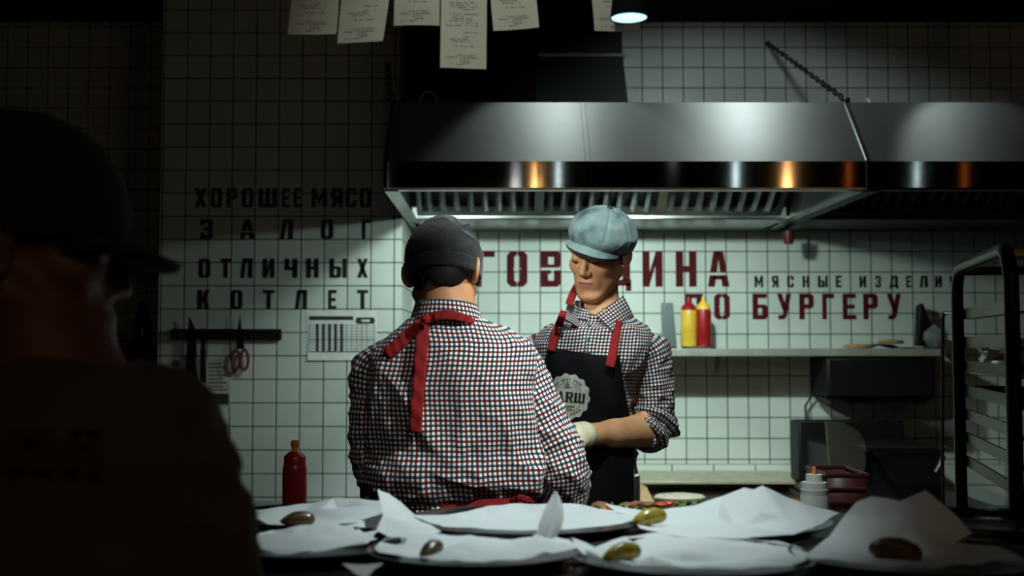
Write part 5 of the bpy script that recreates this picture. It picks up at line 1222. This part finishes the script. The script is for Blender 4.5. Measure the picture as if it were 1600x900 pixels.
# ------------------------------------------------------------------ cook facing the camera
YC = 3.10
def C_(px, py, Y=YC): return np.array(at(px, py, Y))
rootB = thing('person', 'person in pale flat cap and black apron facing us, looking down', 'person', (C_(928, 700)[0], YC, 0))
hcB = C_(935, 396, YC - .005); RB = frame((-.62, -1.0, -.40), -.12)
neckB = C_(936, 500, YC + .035)
sL_, sR_ = C_(862, 552, YC + .03), C_(1005, 560, YC - .01)       # viewer's left / right
eL_, eR_ = C_(828, 680, YC + .04), C_(1018, 672, YC - .02)
wL_, wR_ = C_(858, 690, YC - .17), C_(910, 680, YC - .19)
hipB = V3(C_(924, 790)[0], YC + .02, .93)
lB, rB = hipB + V3(-.075, 0, -.05), hipB + V3(.06, 0, -.05)
knB = [lB + V3(-.02, -.02, -.42), rB + V3(.02, -.02, -.42)]; anB = [V3(knB[0][0], YC + .02, .09), V3(knB[1][0], YC + .02, .09)]
B = Body(axis_pts(hipB[0] - .33, hipB[0] + .33, [(hcB[0] - .10, hcB[0] + .10), (wL_[0] - .06, wR_[0])], .003, .012),
         axis_pts(YC - .42, YC + .22, [(hcB[1] - .13, hcB[1] + .12), (YC - .34, YC - .17)], .003, .012), axis_pts(.05, hcB[2] + .16, [(hcB[2] - .14, hcB[2] + .15), (1.05, 1.17)], .003, .014))
W = add_head(B, hcB, RB, neckB, .97, ear=.6, nr=.047)
add_trunk(B, neckB, sL_, sR_, hipB, hipr=(.03, .066))
for s_1, e_1, w_1, sd in ((sL_, eL_, wL_, -1), (sR_, eR_, wR_, 1)): add_limb(B, s_1, e_1, w_1, .034, .040, .029)
B.cone(eR_, eR_ * .45 + wR_ * .55, .046, .041, .02)
add_hand(B, wR_, (-.75, -.35, -.12), (0, .25, -1), 1, .55); add_hand(B, wL_, (.1, -.9, -.1), (.5, 0, -1), 1, .5)
for h, k_, a_1 in ((lB, knB[0], anB[0]), (rB, knB[1], anB[1])): add_limb(B, h, k_, a_1, .066, .052, .04)
mb, vs = B.mesh()
SKIN_B = skin_mat('fair_skin', (222, 168, 120), (186, 120, 98))
o = part('body', mb, SKIN_B, rootB, angle=180); finish_body(o, vs, W, hcB, RB)
# brows, lash lines, hair at the temples
HAIRB = NT('brown_hair'); HAIRB.set(color=HAIRB.ramp(HAIRB.noise(120, 4), [(.3, lin((40, 28, 22))), (.7, lin((74, 52, 40)))]), rough=.6)
for s in (-1, 1):
    part('eyebrow', MB().tube([W(s * .050, .0715, .026), W(s * .040, .0835, .031), W(s * .026, .0895, .030), W(s * .015, .092, .026)], [.0015, .0033, .0036, .002], 8), HAIRB.m, rootB)
    part('eyelashes', MB().tube([W(s * .045, .083, -.001), W(s * .038, .0905, -.0035), W(s * .031, .0925, -.0045), W(s * .022, .090, -.003)], [.0010, .0026, .0028, .0012], 6), HAIRB.m, rootB)
B = Body(np.arange(hcB[0] - .12, hcB[0] + .12, .004), np.arange(hcB[1] - .14, hcB[1] + .14, .004), np.arange(hcB[2] - .1, hcB[2] + .14, .004))
B.ell(hcB + RB[1] * -.012 + RB[2] * .04, (.0755, .097, .088), .01, RB); B.ell(hcB + RB[1] * -.045 + RB[2] * -.01, (.062, .052, .06), .03, RB)
X, Y_, Z = np.meshgrid(B.x, B.y, B.z, indexing='ij'); q = [sum((a - hcB[i]) * RB[r][i] for i, a in enumerate((X, Y_, Z))) for r in range(3)]
low = np.where(q[1] > -.005, np.where(q[1] < .03, .0 - .3 * (q[1]), .02), -.055 + .8 * np.maximum(0, q[1] + .06))
B.F = np.maximum(B.F, (low - q[2]) * .6).astype(np.float32); B.F = np.maximum(B.F, (q[1] - .038) * .9).astype(np.float32)
part('hair', B.mesh()[0], HAIRB.m, rootB, angle=180)
# pale newsboy cap
DENIM = NT('pale_denim'); nz = DENIM.noise(14, 5)
DENIM.set(color=DENIM.ramp(nz, [(.34, lin((52, 68, 68))), (.47, lin((104, 126, 122))), (.75, lin((138, 154, 148)))]), rough=.9, sheen=.15); DENIM.bump(DENIM.noise(60, 5), .4, .003)
RCf = frame((-.50, -1.0, -.26), -.36)
B, q, cB = cap_mesh(hcB, RCf, .097, .112, .082, .058, .004, (.032, -.06), 0, 3, h=.0035)
mb, vs = B.mesh(); nv = []
for p in vs:
    d = np.array(p) - cB; d /= np.linalg.norm(d); l_, f_, u_ = d @ RCf[0], d @ RCf[1], d @ RCf[2]; az = math.atan2(l_, f_)
    k = 0
    for s0 in [i * PI / 4 + PI / 8 for i in range(-4, 4)]:
        dd = abs((az - s0 + PI) % (2 * PI) - PI) * max(.02, math.hypot(l_, f_)); k -= .0035 * math.exp(-(dd / .035) ** 2) * (u_ > 0)
    k += .004 * ridged(p, (14, 14, 18), 6.1) * max(0, 1 - abs(u_ - .3)) - .002
    nv.append(tuple(np.array(p) + d * k))
mb.v = nv
cap = part('cap', mb, DENIM.m, rootB, angle=60)
part('cap_button', MB().lathe([(0, .006), (.007, .0045), (.010, 0), (0, -.002)], cB + RCf[2] * .079, n=16, axis=RCf[2]), plain('dark_button', (40, 46, 48), .7), cap)
def visor(hc, R, parent, mat, und, r0=.083, ext=.052, up=.028, half=1.15, drop=.03, fo=.012):
    top, bot = [], []
    for i in range(25):
        a = (i / 24 - .5) * 2 * half; row = []
        for j in range(9):
            e_ = j / 8; ww = ext * max(0, math.cos(a * PI / 2 / half)) ** .6
            row.append(hc + R[0] * math.sin(a) * (r0 + .6 * ww * e_) + R[1] * (math.cos(a) * (r0 + .014) + ww * e_ + fo) + R[2] * (up - drop * e_ * max(0, math.cos(a * .9)) - .006 * abs(a)))
        top.append([tuple(p) for p in row]); bot.append([tuple(p - R[2] * .005 + R[1] * -.002) for p in row])
    part('visor', MB().grid(top), mat, parent, solid=.004, angle=180); part('visor_underside', MB().grid(bot), und, parent, solid=.003, angle=180)
visor(hcB, RCf, cap, DENIM.m, plain('dark_lining', (30, 34, 38), .8), up=.037, ext=.026, drop=.016, fo=.012)
part('sweatband', loft([(0, hcB + RCf[2] * .037 + RCf[1] * .004, RCf[0] * .083, RCf[1] * .102, 2.0), (.5, hcB + RCf[2] * .030 + RCf[1] * .004, RCf[0] * .084, RCf[1] * .103, 2.0), (1, hcB + RCf[2] * .024 + RCf[1] * .004, RCf[0] * .083, RCf[1] * .102, 2.0)], 8, 60), plain('dark_lining', (30, 34, 38), .8), cap, angle=60)
# shirt
YW = -.20
def dispB(t, a, p):
    d = .009 * fold((p[0] + .5 * p[2], p[1], p[2]), (13, 5, 5), 3.7) + .008 * fold((p[0] - .7 * p[2], p[1], p[2]), (16, 6, 9), 7.2)
    return (d - .003) * min(1, .3 + 1.6 * t)
ringsB = [px_ring(0, 478, 902, 967, YC + .01, .062, 2.0, yaw=YW, dip=.42), px_ring(.04, 490, 890, 979, YC + .012, .070, 2.0, yaw=YW, dip=.34), px_ring(.09, 502, 868, 996, YC + .01, .085, 2.1, yaw=YW, dip=.18), px_ring(.15, 515, 845, 1012, YC + .005, .10, 2.3, yaw=YW),
          px_ring(.23, 535, 832, 1018, YC, .112, 2.5, yaw=YW), px_ring(.34, 562, 833, 1010, YC - .005, .122, 2.5, yaw=YW), px_ring(.48, 605, 842, 990, YC - .005, .124, 2.5, yaw=YW), px_ring(.64, 650, 848, 984, YC, .122, 2.5, yaw=YW),
          px_ring(.82, 705, 855, 990, YC, .125, 2.5, yaw=YW), px_ring(1, 738, 858, 994, YC, .125, 2.5, yaw=YW)]
shirtB = part('shirt', loft(ringsB, 170, 180, dispB), CHECK_FINE, rootB, angle=180)
part('sleeve', sleeve([C_(985, 545), C_(1004, 545), C_(1015, 580), C_(1019, 620), C_(1020, 655), C_(1013, 680, YC - .03), C_(1003, 683, YC - .05)], [.052, .062, .063, .061, .060, .050, .040], 110, 64, disp_sl(6.3, .0042, .75), (.002, .003)), CHECK_FINE, shirtB, angle=180)
part('rolled_cuff', sleeve([C_(1026, 648, YC - .01), C_(1019, 668, YC - .025), C_(1008, 681, YC - .045)], [.062, .060, .048], 26, 50, disp_sl(1.2, .006, .1)), CHECK_FINE, shirtB, angle=180)
part('sleeve', sleeve([C_(862, 540, YC + .02), C_(846, 545, YC + .03), C_(836, 590, YC + .04), C_(832, 640, YC + .045), C_(834, 680, YC + .03), C_(845, 695, YC - .02)], [.052, .060, .060, .058, .056, .05], 80, 56, disp_sl(8.3, .004, .8)), CHECK_FINE, shirtB, angle=180)
bvB = bvh_of(shirtB)
# collar: stand plus two wings
ct, cb_ = [], []
for i in range(13):
    a = PI * .10 + PI * .9 * 2 * i / 12 - PI * .0     # round the neck, open at the front
    a = -PI / 2 + YW + .30 + (2 * PI - .60) * i / 12
    c1 = C_(934, 476, YC + .008); c2 = C_(934, 492, YC + .008)
    front = max(0, -math.sin(a - YW))
    ct.append(c1 + V3(math.cos(a) * .064, math.sin(a) * .064, .012 - .028 * front)); cb_.append(c2 + V3(math.cos(a) * .076, math.sin(a) * .078, -.018 * front))
collar_strip(ct, cb_, CHECK_FINE, shirtB, uvs=.002)
def wing(P4, name='collar_wing'):
    rows, uv = [], []
    for i in range(13):
        u = i / 12; L, Rr = P4[0] * (1 - u) + P4[1] * u, P4[3] * (1 - u) + P4[2] * u
        rows.append([tuple(L * (1 - j / 8) + Rr * j / 8 + V3(0, -.006 * math.sin(PI * j / 8), 0)) for j in range(9)]); uv.append([(np.linalg.norm(P4[1] - P4[0]) * u, np.linalg.norm(P4[3] - P4[0]) * j / 8) for j in range(9)])
    part(name, MB().grid(rows, uv), CHECK_FINE, shirtB, solid=.003, angle=180)
wing([C_(889, 470, YC - .03), np.array(on(bvB, 913, 488, .012, YC - .1)), np.array(on(bvB, 902, 511, .012, YC - .1)), np.array(on(bvB, 878, 496, .012, YC - .09))])
wing([C_(974, 462, YC - .03), np.array(on(bvB, 931, 492, .010, YC - .1)), np.array(on(bvB, 957, 517, .012, YC - .1)), np.array(on(bvB, 990, 495, .012, YC - .08))])
pk = MB().tube([np.array(on(bvB, x, y, .001, YC - .12)) for x, y in ((919, 504), (917, 520), (914, 548))], .0022, 6)
part('placket_edge', pk, CHECK_FINE, shirtB)
for py, yo in ((510, -.125), (530, -.138), (551, -.144)): part('button', MB().lathe([(0, .0015), (.004, .0012), (.005, 0)], np.array(on(bvB, 921 - (py - 510) * .05, py, .001, YC + yo)), n=12, axis=(0, -1, 0)), BUTTON, shirtB)
# black apron
APRON = plain('black_apron', (13, 13, 15), .85, bump=.35, bscale=40, spec=.15)
prof = [(543, 858, 962), (556, 855, 968), (600, 848, 974), (650, 845, 984), (700, 846, 990), (745, 848, 990), (790, 850, 990), (860, 850, 994), (930, 850, 996)]
rows = []; NJ = 40
_ay = np.zeros((60, 41))
def apr_y(py, u):
    i = np.clip((py - 543) / (930 - 543) * 59, 0, 58.999); j = np.clip(u * 40, 0, 39.999); a, b2 = int(i), int(j); f, g2 = i - a, j - b2
    return (_ay[a, b2] * (1 - f) + _ay[a + 1, b2] * f) * (1 - g2) + (_ay[a, b2 + 1] * (1 - f) + _ay[a + 1, b2 + 1] * f) * g2
for i in range(60):
    py = 543 + 387 * i / 59; l = np.interp(py, [p[0] for p in prof], [p[1] for p in prof]); r = np.interp(py, [p[0] for p in prof], [p[2] for p in prof])
    for j in range(41):
        _ay[i, j] = on(bvB, l + (r - l) * j / 40, min(py, 728), .012, YC - .11).y
for _ in range(6):
    q_ = np.pad(_ay, 1, mode='edge'); sm = (q_[:-2, 1:-1] + q_[2:, 1:-1] + q_[1:-1, :-2] + q_[1:-1, 2:] + 2 * _ay) / 6; _ay = np.minimum(sm, _ay + .004)
def apr(py, u, lift=0.0):
    ys = [p[0] for p in prof]; l = np.interp(py, ys, [p[1] for p in prof]); r = np.interp(py, ys, [p[2] for p in prof])
    px = l + (r - l) * u
    X = (px - VPX) / F_PX * YC; cx = (915 - VPX) / F_PX * YC; s_x = (X - cx)
    yb = apr_y(py, u)
    yb += .003 * ridged((X, 0, py * .002), (10, 1, 7), 5.5)
    v_ = C_(px, py + (16 * u if py < 552 else 0), yb - lift); return v_
for i in range(60):
    py = 543 + (930 - 543) * i / 59; rows.append([tuple(apr(py, j / NJ)) for j in range(NJ + 1)])
apB = part('apron', MB().grid(rows), APRON, rootB, solid=.003, angle=180)
# printed round badge
def ap_px(px, py, lift=.003):
    ys = [p[0] for p in prof]; l = np.interp(py, ys, [p[1] for p in prof]); r = np.interp(py, ys, [p[2] for p in prof]); return apr(py, (px - l) / (r - l), lift)
bx_, by_, br_ = 887.5, 620, 35.5
mbd = MB(); rings_ = []
for k in range(7):
    rr = br_ * k / 6; row = []
    for i in range(72):
        a = 2 * PI * i / 72; q_ = rr * (1 + (.045 * math.sin(14 * a) if k == 6 else 0)); row.append(tuple(ap_px(bx_ + q_ * math.cos(a) * .95, by_ + q_ * math.sin(a))))
    rings_.append(row)
mbd.grid(rings_, closed=True)
bdg = part('round_badge', mbd, plain('badge_print', (186, 190, 176), .8, var=.22, scale=60), apB, label='pale scalloped round print')
INK = plain('badge_ink', (34, 34, 34), .8)
def stamp(polys, x0, y0, x1, y1, rot, lift=.0042):
    mb = MB(); cx, cy = bx_, by_
    for p in polys:
        pts = []
        for u, v in p:
            X, Y2 = x0 + (x1 - x0) * u, y1 + (y0 - y1) * v; dx, dy = X - cx, Y2 - cy
            pts.append(tuple(ap_px(cx + dx * math.cos(rot) - dy * math.sin(rot), cy + dx * math.sin(rot) + dy * math.cos(rot), lift)))
        mb._add(pts, [tuple(range(len(pts)))])
    return mb
rot = .10; txt = MB()
for ch, x0, x1 in (('F', 857, 868), ('A', 868.5, 882), ('R', 883, 896), ('Ш', 897.5, 914)):
    m2 = stamp(GL[ch], x0, 612.5, x1, 628, rot); txt._add(m2.v, m2.f)
part('badge_word', txt, INK, bdg, label='dark serif letters across the badge')
arc = MB(); arc2 = MB()
for sgn, a0, a1, n_ in ((-1, -2.35, -.75, 12), (1, .85, 2.25, 9)):
    for i in range(n_):
        a = a0 + (a1 - a0) * i / (n_ - 1)
        if (i * 7 + (sgn > 0)) % 5 == 4: continue
        cx, cy = bx_ + 27 * math.cos(a), by_ + 27.5 * math.sin(a)
        pts = []
        for du, dv_ in ((-1.1, -1.8), (1.1, -1.8), (1.1, 1.8), (-1.1, 1.8)):
            pts.append(tuple(ap_px(cx + du * -math.sin(a) + dv_ * math.cos(a), cy + du * math.cos(a) + dv_ * math.sin(a), .0042)))
        arc._add(pts, [(0, 1, 2, 3)])
for i in range(40):
    a = 2 * PI * i / 40
    if abs(math.sin(a)) < .35: continue
    pts = [tuple(ap_px(bx_ + r_ * math.cos(a + da), by_ + r_ * math.sin(a + da), .0042)) for r_, da in ((22.2, -.07), (22.8, -.07), (22.8, .07), (22.2, .07))]
    arc2._add(pts, [(0, 1, 2, 3)])
for x0, y0, x1, y1 in ((884, 600, 890, 602.5), (885.5, 596, 888.5, 607), (881, 604, 893, 606), (878, 634, 898, 636), (882, 638.5, 894, 640)):
    arc2._add([tuple(ap_px(a, c_, .0042)) for a, c_ in ((x0, y0), (x1, y0), (x1, y1), (x0, y1))], [(0, 1, 2, 3)])
part('badge_rim_text', arc, plain('badge_grey', (104, 108, 100), .8), bdg)
part('badge_emblem', arc2, plain('badge_grey', (104, 108, 100), .8), bdg)
ribbon('neck_strap', [C_(901, 446, YC + .02), C_(895, 460, YC - .035), C_(889, 476, YC - .075)], [.018, .022, .022], RED_CLOTH, apB)
ribbon('neck_strap', [np.array(on(bvB, x, y, l_, YC - .12)) for x, y, l_ in ((881, 486, .010), (877, 497, .009), (873, 508, .009), (869, 520, .009), (864, 533, .011), (861, 548, .017))], [.018, .022, .024, .024], RED_CLOTH, apB)
ribbon('neck_strap', [np.array(on(bvB, x, y, l_, YC - .12)) for x, y, l_ in ((967, 498, .010), (966, 510, .009), (963, 523, .009), (960, 538, .009), (957, 555, .017), (953, 573, .022))], [.016, .020, .024, .026], RED_CLOTH, apB)
# pale glove on the visible hand
B = Body(np.arange(wR_[0] - .24, wR_[0] + .06, .003), np.arange(wR_[1] - .16, wR_[1] + .08, .003), np.arange(wR_[2] - .1, wR_[2] + .09, .003))
d_ = (wR_ - eR_) / np.linalg.norm(wR_ - eR_); B.cone(wR_ - d_ * .004, wR_ + d_ * .02, .0345, .033, .006)
add_hand(B, wR_, (-.75, -.35, -.12), (0, .25, -1), 1, .55, 1.06); B.F -= .0022
GLOVE = plain('vinyl_glove', (222, 214, 178), .45, sss=.1, bump=.4, bscale=50)
part('glove', B.mesh()[0], GLOVE, rootB, label='pale vinyl glove', angle=180)
part('trousers', trousers(hipB - V3(0, 0, .06), [lB - V3(0, 0, .06), rB - V3(0, 0, .06)], knB, anB, .124, .112), TROUSER, rootB, angle=180)
for a_1 in anB: part('shoe', shoe(a_1, (0, -1, 0)), SHOE, rootB, angle=180)

# ------------------------------------------------------------------ dark figure at the near side of the pass
YD = 1.12
def D_(px, py, Y=YD): return np.array(at(px - 32, py, Y))
rootD = thing('person', 'dim person with visor cap seen from behind at the near side of the pass', 'person', (D_(110, 700)[0], YD - .05, 0))
hcD = D_(56, 388); RD = frame((.94, .40, -.10), 0.0); nkD = D_(95, 565, YD)
sDr, sDl = D_(262, 655, YD), D_(-60, 645, YD); eDr = D_(352, 960, YD - .01); wDr = np.array([eDr[0] + .0, YD + .06, .88]); eDl = sDl + V3(-.07, .05, -.27); wDl = eDl + V3(.12, .14, .10)
hipD = V3(D_(110, 700)[0], YD - .06, .95); lD, rD = hipD + V3(-.09, 0, -.05), hipD + V3(.09, 0, -.05)
kD = [lD + V3(-.02, .02, -.42), rD + V3(.02, .02, -.42)]; aD = [V3(kD[0][0], YD - .08, .09), V3(kD[1][0], YD - .08, .09)]
B = Body(axis_pts(hipD[0] - .42, hipD[0] + .44, [(hcD[0] - .12, hcD[0] + .14)], .005, .013), axis_pts(YD - .28, YD + .4, [(hcD[1] - .12, hcD[1] + .12), (YD - .05, YD + .25)], .005, .013), axis_pts(.05, hcD[2] + .16, [(hcD[2] - .15, hcD[2] + .15), (.68, .92), (1.1, 1.3)], .005, .014))
W = add_head(B, hcD, RD, nkD); add_trunk(B, nkD, sDl, sDr, hipD)
for s_1, e_1, w_1, sd in ((sDl, eDl, wDl, 1), (sDr, eDr, wDr, -1)):
    add_limb(B, s_1, e_1, w_1, .048, .040, .028); add_hand(B, w_1, w_1 - e_1, (0, .1, -1), sd, .35)
for h, k_, a_1 in ((lD, kD[0], aD[0]), (rD, kD[1], aD[1])): add_limb(B, h, k_, a_1, .08, .055, .04)
mb, vs = B.mesh(); o = part('body', mb, skin_mat('shaded_skin', (112, 78, 58), (96, 60, 52)), rootD, angle=180); finish_body(o, vs, W, hcD, RD)  # skin colour darkened to stand for the deep shade on this figure
BLKCAP = plain('black_cap_cotton', (30, 29, 29), .9, bump=.3)
B, q, cD = cap_mesh(hcD, RD, .094, .114, .110, .034, -.004, (.008, .05), 0, 3, h=.005)
capD = part('cap', B.mesh()[0], BLKCAP, rootD, angle=60)
visor(hcD, RD, capD, BLKCAP, BLKCAP, up=.022, ext=.062, drop=.02, fo=.008, half=1.2)
SHIRTD = plain('dark_olive_shirt', (84, 77, 66), .9, bump=.4, bscale=20)
def dispD(t, a, p): return .005 * ridged(p, (8, 8, 3), 2.9) * min(1, t * 2)
shD = part('shirt', loft([px_ring(0, 556, 40, 150, YD, .065, 2.0), px_ring(.08, 575, 10, 195, YD - .005, .085, 2.1), px_ring(.18, 605, -50, 258, YD - .01, .11, 2.3), px_ring(.30, 660, -90, 298, YD - .015, .125, 2.5), px_ring(.5, 760, -95, 312, YD - .02, .13, 2.5), px_ring(.75, 900, -90, 318, YD - .03, .13, 2.5), px_ring(1, 1150, -80, 310, YD - .04, .13, 2.5)], 90, 100, dispD), SHIRTD, rootD, angle=180)
part('sleeve', sleeve([D_(225, 640), D_(262, 650), D_(298, 720), D_(322, 800), D_(345, 890), eDr + V3(0, .0, -.01), eDr * .5 + wDr * .5], [.055, .062, .064, .064, .062, .056, .050], 70, 48, disp_sl(3.9, .004, .8)), SHIRTD, shD, angle=180)
part('sleeve', sleeve([sDl + V3(.03, 0, .01), sDl + V3(-.01, 0, 0), (sDl + eDl) / 2, eDl, eDl * .6 + wDl * .4], [.055, .062, .06, .055, .05], 50, 40, disp_sl(5.9, .004, .8)), SHIRTD, shD, angle=180)
# faded block lettering on the back of the shirt
lt = MB()
for ch, x0, x1 in (('П', 42, 112), ('Л', 128, 190)):
    A, Bq = D_(x0, 735, YD - .163), D_(x1, 672, YD - .163)
    for p in GL[ch]: lt.prism([(A[0] + (Bq[0] - A[0]) * u, YD - .163, A[2] + (Bq[2] - A[2]) * v) for u, v in p], (0, .004, 0))
part('back_print', lt, plain('faded_print', (76, 62, 40), .9), shD, label='faded yellowish block print')
part('trousers', trousers(hipD - V3(0, 0, .06), [lD - V3(0, 0, .06), rD - V3(0, 0, .06)], kD, aD, .175, .12), TROUSER, rootD, angle=180)
for a_1 in aD: part('shoe', shoe(a_1, (0, 1, 0)), SHOE, rootD, angle=180)
